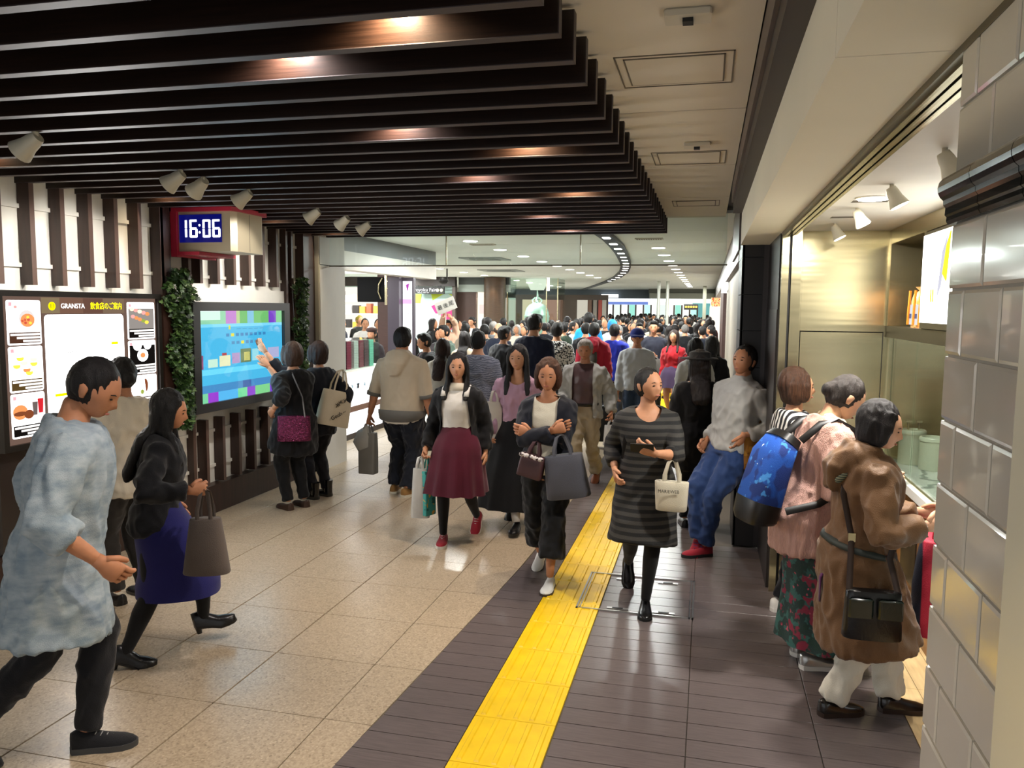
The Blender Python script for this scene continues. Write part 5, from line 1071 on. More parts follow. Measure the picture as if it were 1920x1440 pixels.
# 1 man in a long blue-grey shirt
lc=(-2.70,2.80); fc=50; h=LW(lc,fc,(-2.37,2.66,.93),(-2.92,3.02,.92)); 
f1=Fig(H=1.76,sex='m',w=1.04,lean=8,head=(-20,-24,0),hands=[h[1],h[0]],feet=[LFt(lc,fc,(-2.62,2.82),-12,0),LFt(lc,fc,(-2.98,2.55,.09),0,38)],curl=(.6,.55))
person('person','man in a long blue-grey shirt and black trousers striding at the left edge',f1,(*lc,0),fc,'b',('crop','0f0b0a'),top=dict(mat=mat('heather_shirt','7f929f',.9,col2='aab6bd',vscale=14,stretch=(1,1,2.2),bump=.3,bscale=200),hem=.31,flare=.010,grow=.016,agrow=.016,sleeve=(1.6,1.45),fold=.012,freq=10,fs=(1.2,1.2,.4),name='shirt'),bottom=dict(kind='trousers',mat=cloth('101116'),scale=1.08,fold=.006),shoes=dict(kind='sneaker',mat=cloth('15161a'),sole=mat('grey_rubber','3a3b3c',.6),lace=mat('pale_lace','8a8a88',.7)))
# 2 onlooker in cream
lc=(-3.70,4.42); f2=Fig(H=1.62,w=.95,head=(0,-4,0)); person('person','person in a cream blouse with dark pinned hair facing the lit directory',f2,(*lc,0),292,'b',('bun','0e0b0b'),top=dict(mat=cloth('d2c8b4'),hem=.47,sleeve=1.2,fold=.011,agrow=.012,grow=.014,name='blouse'),bottom=dict(kind='trousers',mat=cloth('2a2622')),shoes=dict(kind='flat',mat=LEA))
# 3 woman in black with a blue skirt
lc=(-2.95,3.74); fc=56; h=LW(lc,fc,(-2.63,3.60,1.0),(-3.05,4.0,.8)); f3=Fig(H=1.50,w=.98,lean=5,head=(-6,-8,0),hands=[h[1],h[0]],feet=[LFt(lc,fc,(-2.84,3.98,.05),0,-14),LFt(lc,fc,(-3.03,3.54),0,6)],curl=(.6,1.25))
person('person','long-haired woman in a black jacket and royal blue skirt walking right',f3,(*lc,0),fc,'b',('vlong','0d0a0a'),top=dict(mat=cloth('0f1015'),hem=.49,grow=.016,agrow=.012,fold=.008,name='jacket'),bottom=dict(kind='tights',mat=M_TIGHT,skirt=dict(mat=cloth('1c1c5c'),hem=.36,flare=.006,pleats=0,r0=1.13,t0=.60,spread=.05)),shoes=dict(kind='heel',mat=LEA))
# 4, 5 two women at the screen
lc=(-3.86,6.92); fc=300; h=LW(lc,fc,(-4.20,7.02,1.38),(-3.95,6.68,1.0)); f4=Fig(H=1.61,w=1.06,lean=2,head=(0,4,0),hands=[h[1],h[0]],elb=[None,(.3,-.3,-1)],curl=(.6,.25))
person('person','woman in a long black tunic pointing at the touch screen',f4,(*lc,0),fc,'a',('bob','3c281c'),top=dict(mat=cloth('0c0c0f'),hem=.36,flare=.014,grow=.016,agrow=.014,sleeve=1.5,fold=.008,name='tunic'),bottom=dict(kind='trousers',mat=cloth('0b0b0d'),hem=.034),shoes=dict(kind='flat',mat=mat('brown_leather','3e2a20',.45)),palms=[None,(.2,.6,-.4)])
lc=(-3.84,7.38); fc=292; h=LW(lc,fc,(-4.28,7.1,1.52),(-3.62,7.42,.86)); f5=Fig(H=1.60,w=1.02,head=(8,2,0),hands=[h[0],h[1]],elb=[(-.4,.1,-1),None],curl=(.25,.8))
person('person','curly-haired woman in dark blue with shiny boots beside the touch screen',f5,(*lc,0),fc,'a',('bob','33211a'),top=dict(mat=cloth('11131c'),hem=.44,grow=.014,agrow=.014,sleeve=1.5,flare=.006,name='jacket'),bottom=dict(kind='trousers',mat=cloth('15141a'),hem=.036),shoes=dict(kind='boot',mat=mat('patent_black','08080a',.12,coat=.6)))
# 6 man in the beige hoodie
lc=(-3.08,7.75); fc=6; h=LW(lc,fc,(-3.45,7.74,.80),(-2.76,7.76,.80)); f6=Fig(H=1.75,sex='m',w=1.13,belly=.14,head=(6,-3,0),hands=h,feet=[(-.11,.02,0,14,0),(.09,-.08,0,-24,0)],curl=(1.2,.6))
person('person','stocky man in a beige hoodie and dark jeans seen from behind',f6,(*lc,0),fc,'b',('short','0d0b0b'),top=dict(mat=cloth('b6a892'),hem=.485,hood=True,sleeve=1.12,grow=.014,agrow=.012,fold=.009,band=cloth('66645f'),name='hoodie'),bottom=dict(kind='trousers',mat=cloth('161a24',var=.2),scale=1.2,fold=.012,hem=.042),shoes=dict(kind='sneaker',mat=cloth('8f6a3c'),sole=mat('cream_rubber','cfc8b4',.6)),outer=dict(mat=CW,hem=.462,neck=.52,sleeve=0,grow=.009,name='undershirt'))
# 7 woman with the maroon skirt
lc=(-2.02,6.35); fc=178; h=LW(lc,fc,(-2.27,6.25,.79),(-1.78,6.35,.77)); f7=Fig(H=1.58,w=.98,head=(6,3,0),hands=[h[1],h[0]],feet=[LFt(lc,fc,(-1.93,6.62,.07),0,42),LFt(lc,fc,(-2.10,6.2),8,0)],curl=(.5,1.2))
person('person','woman in a white cowl top, black cardigan and maroon skirt walking toward us',f7,(*lc,0),fc,'a',('long','0f0c0b'),top=dict(mat=cloth('dedad3'),hem=.585,collar=.0,sleeve=.5,grow=.008,fold=.008,name='top'),outer=dict(mat=cloth('0e0d10'),hem=.44,open=.062,openb=.10,grow=.018,agrow=.014,cuff=.034,fold=.008,name='cardigan'),bottom=dict(kind='tights',mat=M_TIGHT,skirt=dict(mat=cloth('4f1226',var=.15),hem=.43,t0=.625,flare=.045,pleats=11,pamp=.007,r0=1.1)),shoes=dict(kind='sneaker',mat=cloth('8e1c2c'),sole=mat('white_rubber','dcd8d0',.5),lace=mat('white_lace','e8e6e0',.7)))
cw=MB(); cw.tube([(f7.tors(.80,(0,.02*1.58)),.085,.075),(f7.tors(.825,(0,.016)),.088,.078),(f7.tors(.85,(0,.012)),.068,.066)],20); f7.child('cowl',cw,cloth('cfc6b4'))
for sx in (-1,1):
    b=MB(); strap(b,[f7.tors(t,(sx*x,y)) for t,x,y in ((.785,.10,.118),(.805,.10,.10),(.828,.098,.06),(.84,.095,.01))],.022,.005); f7.child('bag_strap',b,cloth('d8d4cc'))
# 8 woman in lilac
lc=(-1.64,6.95); fc=176; h=LW(lc,fc,(-1.86,6.8,.86),(-1.42,6.9,.8)); f8=Fig(H=1.63,w=.94,head=(-6,2,3),hands=[h[1],h[0]],feet=[LFt(lc,fc,(-1.75,7.15,.05),0,30),LFt(lc,fc,(-1.58,6.66),0,0)],curl=(.5,.8))
person('person','long-haired woman in a lilac blouse and long flowing black skirt',f8,(*lc,0),fc,'a',('vlong','140e0d'),top=dict(mat=cloth('b08a9c'),hem=.57,grow=.012,agrow=.016,scoop=.05,fold=.011,sleeve=1.9,name='blouse'),bottom=dict(kind='skirt',mat=cloth('0b0b0d'),hem=.20,t0=.615,flare=.085,pleats=12,pamp=.006,r0=1.08),shoes=dict(kind='flat',mat=LEA),socks=cloth('cfcac2'))
# 9 woman with crossed arms
lc=(-1.10,5.60); fc=180; f9=Fig(H=1.60,w=1.0,head=(3,-3,0),hands=[(.085,.20,1.10),(-.08,.215,1.13)],elb=[(-1,-.1,-.5),(1,-.1,-.5)],feet=[LFt(lc,fc,(-1.03,5.38),0,0),LFt(lc,fc,(-1.20,5.86,.03),0,16)],curl=(.45,.55))
person('person','woman in a navy cardigan with folded arms and spectacles on her hair',f9,(*lc,0),fc,'b',('bob','46291a'),top=dict(mat=cloth('d9d2bd'),hem=.475,sleeve=.5,grow=.010,fold=.007,scoop=.03,name='top'),outer=dict(mat=cloth('141722'),hem=.475,open=.058,openb=.05,grow=.018,agrow=.010,sleeve=1.88,fold=.007,name='cardigan'),bottom=dict(kind='trousers',mat=cloth('0f1013'),upto=1.62,scale=1.25,hem=.062,fold=.009),shoes=dict(kind='flat',mat=mat('white_leather','d8d8d2',.35),sole=mat('tan_sole','3a302a',.6)),hdirs=[(1,.1,.2),(-1,.1,.35)],palms=[(0,-1,0),(0,-1,0)])
gl=MB()
for sx in (-1,1): gl.tube([(f9.hc+f9.hR@(Vector((sx*.028+.019*math.cos(a),.040-.012*abs(math.cos(a)*0)-.012*math.sin(a),.064+.012*math.sin(a)))*1.0*1.6/1.6*1.0) ,.0022,.0022) for a in [2*math.pi*k/12 for k in range(13)]],5)
f9.child('spectacles',gl,mat('clear_frame','a8a6a4',.2,.3))
# 10 old man
lc=(-1.30,8.68); fc=182; h=LW(lc,fc,(-1.50,8.5,.92),(-.99,8.6,.84)); f10=Fig(H=1.63,sex='m',w=.95,head=(3,-4,0),hands=[h[1],h[0]],feet=[LFt(lc,fc,(-1.19,8.95,.05),0,30),LFt(lc,fc,(-1.35,8.5),6,0)],curl=(1.2,.6))
person('person','white-haired man in an open pale grey jacket over a brown shirt',f10,(*lc,0),fc,'b',('short','9a958e'),top=dict(mat=mat('satin_brown_shirt','4e3838',.4,var=.15,vscale=8),hem=.565,collar=.0,sleeve=.5,grow=.008,fold=.009,name='shirt'),outer=dict(mat=cloth('a7a69f'),hem=.47,open=.066,openb=.075,grow=.020,agrow=.018,sleeve=1.9,fold=.012,flare=.006,collar=.0,name='jacket'),bottom=dict(kind='trousers',mat=cloth('9a8c74',rough=.7),scale=1.2,fold=.012,hem=.044),shoes=dict(kind='sneaker',mat=mat('rust_leather','7a3f20',.45),sole=mat('dark_sole','2a221c',.7)))
bl=MB(); f10.torso(bl,.565,.582,grow=.018,n=24); f10.child('belt',bl,LEA)
# 11 woman in the striped dress
lc=(-.37,5.30); fc=172; h=LW(lc,fc,(-.57,5.24,.90),(-.30,4.96,1.08)); f11=Fig(H=1.58,w=1.0,head=(36,2,0),hands=[h[1],h[0]],elb=[(-.9,-.5,-.6),None],feet=[LFt(lc,fc,(-.34,5.12),-4,0),LFt(lc,fc,(-.50,5.6,.10),0,45)],curl=(.55,.5))
person('person','woman in a black and grey striped dress looking up from her phone',f11,(*lc,0),fc,'a',('bun','0c0a0a'),top=dict(mat=stripes('striped_jersey','121212','393733',6.6,'Z',.5,.85,.2,.12),hem=.27,flare=.010,grow=.018,agrow=.010,scoop=.055,sleeve=(1.35,1.7),fold=.007,freq=6,name='dress'),bottom=dict(kind='tights',mat=M_TIGHT),shoes=dict(kind='flat',mat=LEA,sole=mat('black_sole','0b0b0b',.7)),hdirs=[(.85,.1,.35),None],palms=[(.1,-.9,.5),None])
# 12 woman in black with the hat
lc=(-.06,7.30); f12=Fig(H=1.60,w=1.04,head=(-14,0,0)); person('person','woman in black with a floppy black hat beside the leaning man',f12,(*lc,0),350,'a',('long','1e1512'),top=dict(mat=cloth('0c0b0d'),hem=.36,grow=.018,agrow=.012,flare=.012,neck=.83,name='tunic'),bottom=dict(kind='trousers',mat=cloth('0a0a0b')),shoes=dict(kind='flat',mat=LEA))
hb=MB(); T=lambda x,y,z:f12.hc+f12.hR@(Vector((x,y,z))*1.6); hb.tube([(T(0,-.004,.022),.10,.11),(T(0,-.004,.026),.165,.165),(T(0,-.004,.032),.16,.16),(T(0,-.004,.036),.098,.11),(T(0,-.004,.062),.095,.105),(T(0,-.004,.072),.06,.07)],24); f12.child('hat',hb,cloth('0b0b0c'))
cb=MB(); cb.tube([(f12.tors(.80),.155,.092),(f12.tors(.818),.135,.084),(f12.tors(.832),.10,.07)],28,power=2.3); f12.child('patterned_collar',cb,spotted('bead_collar','141214',[('d8d0c4',60,.52)],60))
# 13 man leaning on the column
lc=(.06,6.50); fc=228; h=LW(lc,fc,(.30,6.40,1.0),(.02,6.66,.9)); f13=Fig(H=1.72,sex='m',w=1.02,lean=-6,side=-3,head=(16,2,0),drop=.03,hips=(-.05,-.17),hands=[h[0],h[1]],elb=[(-.45,-.94,.05),None],feet=[(-.03,.06,0,-14,0),(.02,.10,.05,26,38)],curl=(.5,.5))
person('person','man in a pale grey sweater and blue jeans leaning against the black column',f13,(*lc,0),fc,'b',('crop','1a1310'),top=dict(mat=cloth('a9a8a4'),hem=.515,collar=.004,grow=.012,agrow=.014,sleeve=1.85,fold=.010,name='sweater'),bottom=dict(kind='trousers',mat=cloth('243a66',var=.15),scale=1.16,fold=.010,hem=.036),shoes=dict(kind='sneaker',mat=cloth('8a1a2a'),sole=mat('black_sole','0b0b0b',.7),lace=mat('blue_lace','2a2a6a',.6)),hdirs=[(.25,.3,-.92),None])
# 14 woman in stripes behind the blue backpack
lc=(.545,5.28); f14=Fig(H=1.60,w=.98,head=(-8,0,0)); person('person','short-haired woman in a black and white striped top by the steel wall',f14,(*lc,0),72,'a',('bob','3e2617'),top=dict(mat=stripes('breton','dad8d2','17161a',8,'X',.45,.85,.2,.08),hem=.47,grow=.014,sleeve=1.3,name='top'),bottom=dict(kind='trousers',mat=cloth('1a1a20')),shoes=dict(kind='sneaker',mat=M_WHITE,sole=M_WHITE))
# 15 woman in pink
lc=(.60,4.60); fc=66; h=LW(lc,fc,(.86,4.50,1.06),(.95,4.75,1.05)); f15=Fig(H=1.66,w=.98,lean=14,head=(-10,-24,0),hands=[h[1],h[0]],feet=[(-.09,.02,0,6,0),(.08,-.02,0,-10,0)],hips=(0,-.06),curl=(.6,.6))
person('person','woman in a pale pink crinkled cardigan and floral skirt bending over the counter',f15,(*lc,0),fc,'c',('bun','2b2522'),top=dict(mat=cloth('c42a6a'),hem=.55,sleeve=.4,grow=.003,fold=.001,name='blouse'),outer=dict(mat=mat('crinkled_pink','cfa497',.85,var=.10,vscale=40,stretch=(6,6,.6),bump=.8,bscale=70),hem=.40,open=.04,openb=.07,grow=.014,agrow=.012,sleeve=1.62,fold=.009,freq=14,fs=(1.6,1.6,.25),flare=.010,name='cardigan'),bottom=dict(kind='skirt',mat=spotted('floral_print','1b3330',[('2c5a54',16,.52),('7d2038',15,.58),('b04a5a',24,.66),('16332a',11,.6)],15),hem=.13,t0=.60,flare=.05,pleats=10,pamp=.005,r0=1.08),shoes=dict(kind='sneaker',mat=mat('silver_leather','b5b5b2',.3,.8),sole=M_WHITE,lace=M_WHITE))
sc=MB()
for sx in (-1,1): sc.tube([(f15.tors(.85,(sx*.03,-.05)),.03,.02),(f15.tors(.845,(sx*.075,.02)),.035,.022),(f15.tors(.79,(sx*.05,.11)),.035,.018),(f15.tors(.70,(sx*.045,.135)),.03,.012),(f15.tors(.60,(sx*.05,.14)),.028,.008)],10)
o=f15.child('scarf',sc,cloth('d8c8a8',var=.1,bump=.5,bs=90),.011,wrinkle(.008,22,(1,1,.4),3))
# 16 woman in the brown coat
lc=(.745,4.06); fc=80; h=LW(lc,fc,(1.0,3.90,1.0),(1.06,4.26,.98)); f16=Fig(H=1.54,w=1.02,lean=3,head=(-24,-12,0),hands=[h[1],h[0]],feet=[LFt(lc,fc,(.94,4.12),0,0),LFt(lc,fc,(.64,4.0),12,0)],curl=(.6,.5))
person('person','woman in a brown hooded raincoat and white trousers at the shop counter',f16,(*lc,0),fc,'c',('bob','171112'),top=dict(mat=cloth('6a4c30',rough=.55,var=.12),hem=.245,hood=True,flare=.016,grow=.020,agrow=.016,sleeve=1.86,fold=.012,freq=12,fs=(1,1,.6),name='raincoat'),bottom=dict(kind='trousers',mat=cloth('d6d2c4'),scale=1.2,hem=.044,fold=.010),shoes=dict(kind='sneaker',mat=mat('black_loafer','120e0c',.25,coat=.3),sole=mat('loafer_sole','2a1a12',.5)))
tr=MB(); H=1.55
tr.tube([(f16.tors(.845,(-.02,.0)),.018,.014),(f16.tors(.83,(.10,-.06)),.018,.014),(f16.tors(.76,(.07,-.155)),.016,.014),(f16.tors(.735,(-.02,-.168)),.016,.014),(f16.tors(.76,(-.10,-.14)),.016,.014)],8,hint=(0,0,1)); f16.child('hood_trim',tr,stripes('piped_trim','2e3a34','8a8a6c',30,'Z',.5,.7))
wb_=MB(); f16.torso(wb_,.545,.562,grow=.034,n=26); f16.child('waist_trim',wb_,mat('dark_piping','2b3330',.6))
rb=MB(); rb.tube([(f16.tors(.50,(.05,-.15)),.010,.004),(f16.tors(.44,(.02,-.175)),.016,.005),(f16.tors(.36,(.01,-.165)),.012,.003)],6); rb.tube([(f16.tors(.50,(.05,-.15)),.010,.004),(f16.tors(.53,(-.04,-.165)),.010,.004),(f16.tors(.545,(-.13,-.11)),.010,.004)],6); f16.child('ribbon_belt',rb,cloth('5a2a58'))
# ---- bags in the walkway
def PALM(s,i,d=(0,0,0)): return wpos(s,s.wr[i]+(s.wr[i]-s.el[i]).normalized()*.05*s.H)+Vector(d)
def W(s,i,d=(0,0,-.05)): return wpos(s,s.wr[i])+Vector(d)
TAUPE=cloth('5d534d',var=.1)
bag('shoulder_bag','slack taupe cloth bag swinging from the hand of the woman in the blue skirt',PALM(f3,1,(0,0,.0)),20,(.16,.13,.30),TAUPE,hlen=.16,taper=1.55,round_=2.4)
o,T=bag('crossbody_bag','purple sequinned shoulder bag on the woman in the black tunic',(-3.77,6.74,.98),25,(.30,.10,.24),mat('plum_sequins','6a2a4a',.2,.8,var=.5,vscale=60,bump=1,bscale=110),hlen=.04,taper=1.05,handles=0)
b=MB(); strap(b,[Vector((-3.90,6.76,.93)),Vector((-3.96,6.80,1.10)),Vector((-3.93,6.86,1.33)),Vector((-3.83,6.82,1.34)),Vector((-3.68,6.74,1.12)),Vector((-3.65,6.73,.93))],.007,.004); b.obj('chain_strap',mat('chain_silver','8a8684',.3,.9,bump=1,bscale=160),o,60)
o,T=bag('canvas_tote','cream canvas tote printed with black writing on the shoulder of the curly-haired woman',(-3.60,7.42,1.33),62,(.34,.15,.36),cloth('c9bda4',var=.06),hlen=.22,taper=1.12,lean=0,roll=14)
lettering('Gouh ~',.06,mat('ink_black','151414',.7),o,T(.0,-.086,-.46),T(0,-1,0)-T(0,0,0),roll=.35); 
for dx,dz in ((.0,-.33),(.05,-.30),(-.03,-.36)): lettering('ж',.07,mat('ink_black','151414',.7),o,T(dx,-.082,dz),T(0,-1,0)-T(0,0,0),roll=.3)
o,T=bag('paper_bag','grey paper carrier with a white plastic cover held by the man in the beige hoodie',PALM(f6,0),-4,(.19,.12,.44),mat('grey_paper','8b8984',.6,var=.05),hlen=.10,taper=1.0,round_=8)
b=MB(); b.tube([(T(0,0,-.03),.02,.015),(T(-.03,0,-.12),.10,.06),(T(-.05,0,-.20),.125,.07),(T(-.02,0,-.27),.10,.066)],16); b.obj('plastic_cover',mat('cloudy_plastic','b9b6ae',.25,bump=.4,bscale=30),o,60)
o,T=bag('plastic_bag','white plastic shopping bag held by the woman in the maroon skirt',PALM(f7,1,(-.03,0,0)),10,(.12,.08,.42),mat('white_plastic','d5d5d2',.25,var=.06,bump=.5,bscale=25,trans=.15),hlen=.10,taper=1.35,round_=3)
o,T=bag('gift_bag','turquoise patterned gift bag beside the white plastic bag',PALM(f7,1,(.03,.03,0)),70,(.13,.07,.38),spotted('teal_print','45a8a4',[('d8b04a',18,.6),('1f6a6a',14,.6)],14),hlen=.12,taper=1.05,round_=7)
o,T=bag('cloth_bag','long off-white cloth bag on the shoulder of the woman in lilac',wpos(f8,f8.sh[1])+Vector((-.06,-.06,-.05)),20,(.14,.08,.42),cloth('c6bdb0'),hlen=.10,taper=1.25,round_=2.4)
o,T=bag('grey_tote','large charcoal bucket tote hanging from the folded arms of the woman in navy',wpos(f9,(-.13,.22,1.10)),4,(.27,.17,.30),cloth('4b4c54',var=.08),hlen=.14,taper=1.16,round_=2.6,roll=-9,hm=cloth('54555c'))
o,T=bag('brown_paper_bag','small maroon paper bag with a dotted ribbon beside the charcoal tote',wpos(f9,(.03,.24,1.05)),-8,(.17,.09,.16),mat('maroon_paper','45292c',.5,var=.06),hlen=.10,taper=1.06,round_=8,roll=12)
b=MB()
for k in range(5): b.sphere(T(-.07+.035*k,-.055,-.105),(.022,.012,.016),8,6)
b.obj('dotted_ribbon',spotted('dot_ribbon','d8d0cc',[('3a2426',45,.55)],45),o,60)
bag('plastic_bag','small white plastic bag held by the white-haired man',PALM(f10,0),5,(.15,.10,.22),mat('white_plastic','d5d5d2',.25),hlen=.06,taper=1.2,round_=2.6)
ph=thing('phone','black phone held up by the woman in the striped dress','phone',wpos(f11,f11.wr[0]+Vector((.06,.03,.03)))); p0=wpos(f11,f11.wr[0]+Vector((.075,.02,.035)))
R_=Matrix.Rotation(math.radians(-55),3,'X'); b=MB(); b.bbox(-.072,.072,-.036,.036,-.004,.004,.002); b.v=[tuple(R_@Vector(v)+p0) for v in b.v]; b.obj('case',M_BLACK,ph); b=MB(); b.box(-.066,.066,-.032,.032,.004,.0045); b.v=[tuple(R_@Vector(v)+p0) for v in b.v]; b.obj('screen',mat('phone_glass','101218',.08),ph)
o,T=bag('canvas_tote','small cream canvas tote hanging from the elbow of the woman in stripes',wpos(f11,f11.el[0].lerp(f11.wr[0],.35))+Vector((.02,-.02,-.03)),-6,(.215,.11,.185),cloth('c8c0aa'),hlen=.135,taper=.9,round_=3.2)
lettering('MARIEWEB',.03,mat('ink_black','151414',.7),o,T(-.01,-.066,-.19),(0,-1,.05),wide=.9)
bp=thing('backpack','black backpack on the back of the woman in the striped dress','backpack',wpos(f11,(.04,-.2,.9)))
def lblob(s,pts,n=16,power=2.6): b=MB(); b.tube([(wpos(s,p),rx,ry) for p,rx,ry in pts],n,power=power); return b
lblob(f11,[(Vector((.07,-.19,.78)),.10,.06),(Vector((.07,-.20,.84)),.135,.09),(Vector((.07,-.20,1.05)),.13,.09),(Vector((.05,-.18,1.2)),.09,.06),(Vector((.05,-.17,1.23)),.04,.03)]).obj('pack_body',cloth('0d0d0f'),bp,60)
b=MB(); strap(b,[wpos(f11,f11.tors(t,(x,y))) for t,x,y in ((.74,.13,-.09),(.815,.105,-.04),(.825,.105,.02),(.79,.115,.085),(.70,.135,.10),(.62,.14,.03))],.028,.006); b.obj('strap',C_BLACK,bp,60)
o,T=bag('satchel','mustard yellow patterned shoulder bag behind the leaning man',wpos(f13,f13.tors(.70,(-.20,-.10))),30,(.36,.14,.30),spotted('mustard_print','8a5a12',[('5a3408',26,.6),('a8761e',10,.55)],26),hlen=.12,taper=1.08,round_=3)
b=MB(); strap(b,[wpos(f13,f13.tors(.66,(-.12,.10))),wpos(f13,f13.tors(.80,(-.11,.06))),wpos(f13,f13.tors(.822,(-.10,-.01))),wpos(f13,f13.tors(.74,(-.16,-.09)))],.006,.004); b.obj('shoulder_cord',C_NAVY,o,60)
bp=thing('backpack','bright blue backpack with a black base on the woman in pink','backpack',wpos(f15,(0,-.3,.9)))
blu=spotted('blue_print','0d4fae',[('0a2f7a',7,.5),('3f8fe0',18,.62),('cfe4f4',32,.72)],10)
def sp(s,t,x,y): return wpos(s,s.tors(t,(x,y)))
b=MB(); b.tube([(sp(f15,.50,-.03,-.26),.14,.085),(sp(f15,.53,-.03,-.26),.15,.09),(sp(f15,.68,-.03,-.25),.14,.085),(sp(f15,.73,-.03,-.22),.12,.07),(sp(f15,.745,-.03,-.21),.09,.05)],20,hint=(.4,-.9,0),power=3.2); b.obj('pack_body',blu,bp,60)
b=MB(); b.tube([(sp(f15,.455,-.03,-.255),.13,.08),(sp(f15,.47,-.03,-.26),.146,.09),(sp(f15,.525,-.03,-.26),.152,.094)],20,hint=(.4,-.9,0),power=3.2); b.obj('pack_base',mat('black_vinyl','0e0d0e',.4),bp,60)
b=MB(); b.tube([(sp(f15,.73,-.03,-.22),.122,.074),(sp(f15,.755,-.03,-.20),.105,.06)],20,hint=(.4,-.9,0),power=3.2); b.obj('pack_collar',mat('black_vinyl','0e0d0e',.4),bp,60)
for sx in (-1,1):
    b=MB(); strap(b,[sp(f15,.75,sx*.09-.02,-.17),sp(f15,.82,sx*.10,-.10),sp(f15,.845,sx*.105,-.02),sp(f15,.825,sx*.115,.09),sp(f15,.74,sx*.135,.145),sp(f15,.65,sx*.175,.10),sp(f15,.57,sx*.19,-.05),sp(f15,.52,sx*.14,-.19)],.02,.007); b.obj('strap',mat('black_vinyl','0e0d0e',.4),bp,60)
o,T=bag('crossbody_bag','black leather crossbody bag with two flap pockets on the brown raincoat',wpos(f16,(.285,-.03,.74)),2,(.235,.09,.22),LEA,hlen=.02,taper=1.08,handles=0,round_=3.4)
for x in (-.062,.062): p_=MB(); p_.bbox(-.052,.052,-.010,.010,-.045,.045,.008); p_.v=[tuple(T(v[0]+x,v[1]-.058,v[2]-.085)) for v in p_.v]; p_.obj('flap_pocket',mat('dark_green_leather','16211d',.25,coat=.3),o,40)
b=MB(); strap(b,[T(-.105,-.01,-.03),wpos(f16,f16.tors(.60,(.16,-.10))),wpos(f16,f16.tors(.72,(.10,-.135))),wpos(f16,f16.tors(.80,(.0,-.10))),wpos(f16,f16.tors(.83,(-.10,-.02)))],.014,.004); b.obj('long_strap',mat('brown_strap','2a1c16',.4),o,60)
b=MB(); strap(b,[T(.105,0,-.03),wpos(f16,f16.tors(.55,(.215,.06))),wpos(f16,f16.tors(.64,(.19,.09)))],.014,.004); b.obj('long_strap',mat('brown_strap','2a1c16',.4),o,60)
bx=MB(); q_=wpos(f16,f16.tors(.60,(.158,-.10))); bx.box(q_.x-.016,q_.x+.016,q_.y-.014,q_.y-.008,q_.z-.02,q_.z+.02); bx.obj('buckle',M_STEEL,o)
o,T=bag('jacket_bundle','folded red and navy jacket bundle hanging at the counter beside the raincoat',(1.09,4.12,.93),70,(.26,.16,.46),stripes('red_navy','b01f38','161a2a',1.15,'X',.55,.7,.2,.03),hlen=.03,taper=1.15,round_=2.6,handles=1,cat='jacket')
# ================================================================== PEOPLE FARTHER DOWN THE HALL
def gcol(c): return cloth(c,bump=0)
def mid(x,y,H,face,label,sex='f',hair=('short','110d0c'),top='1a1a1e',hem=.47,bottom='15151a',kind='trousers',skirt_hem=.45,outer=None,head=(0,0,0),w=1.0,skin='a',hands=None,walk=0,q='mid',collar=None,sleeve=1.9,elb=None,topmat=None,hood=False,lean=0):
    st=.16*walk; f=[(-.055*H,st,0,0,0),(.055*H,-st,.06*walk,0,30*walk)]
    F=Fig(H=H,sex=sex,w=w,head=head,hands=hands,feet=f,lean=lean,elb=elb)
    t=dict(mat=topmat or gcol(top),hem=hem,grow=.012,agrow=.010,sleeve=sleeve,fold=.008,name='top',hood=hood)
    if collar is not None: t['collar']=collar
    o=dict(mat=gcol(outer),hem=hem-.02,grow=.020,agrow=.016,open=.05,fold=.008,name='jacket') if outer else None
    bt=dict(kind='trousers',mat=gcol(bottom),scale=1.14,hem=.034) if kind=='trousers' else dict(kind='skirt',mat=gcol(bottom),hem=skirt_hem,t0=.62,flare=.03,pleats=9,pamp=.004)
    person('person',label,F,(x,y,0),face,skin,hair,top=t,outer=o,bottom=bt,shoes=dict(kind='flat' if sex=='f' else 'sneaker',mat=LEA),q=q); return F
m17=mid(-3.32,9.75,1.555,4,'woman with long brown hair in a white blouse, seen from behind',hair=('vlong','2c1710'),top='d4cfc4',bottom='2a2a30')
m18=mid(-2.58,8.85,1.69,2,'man in a slate blue striped sweater seen from behind','m',top='6d7284',topmat=stripes('slate_knit','5d6272','8a8e9c',14,'Z',.5,.9,.3,.3,9),bottom='202430',w=1.1,hair=('short','0d0c0d'))
sb=MB(); skirt(m18,sb,.50,.45,1.02,.0,0); 
m19=mid(-2.98,11.6,1.69,30,'man in a dark suit with a white collar, half turned right','m',top='e0dcd4',outer='14151a',bottom='14151a',collar=.0,head=(-20,0,0))
m20=mid(-2.34,10.8,1.88,14,'tall man in a navy shirt towering over the crowd','m',top='151a30',bottom='1a1a22',w=1.08,head=(-14,-4,0),sleeve=1.2)
m21=mid(-2.22,11.9,1.75,8,'person in a black and white checked shirt behind the tall man','m',topmat=spotted('plaid_shirt','d8d5d0',[('1c1c20',38,.5)],38),bottom='2a3040')
m22=mid(-2.85,16.0,1.68,300,'boy in a dark green sweater with folded arms, in profile','m',top='26382a',bottom='15151a',hands=[(.05,.2,1.15),(-.05,.22,1.2)],elb=[(-1,0,-.5),(1,0,-.5)],w=.95)
m23=mid(-1.78,12.8,1.735,6,'man in a crimson hoodie seen from behind','m',top='8e1428',hood=True,bottom='1a1c24',w=1.04)
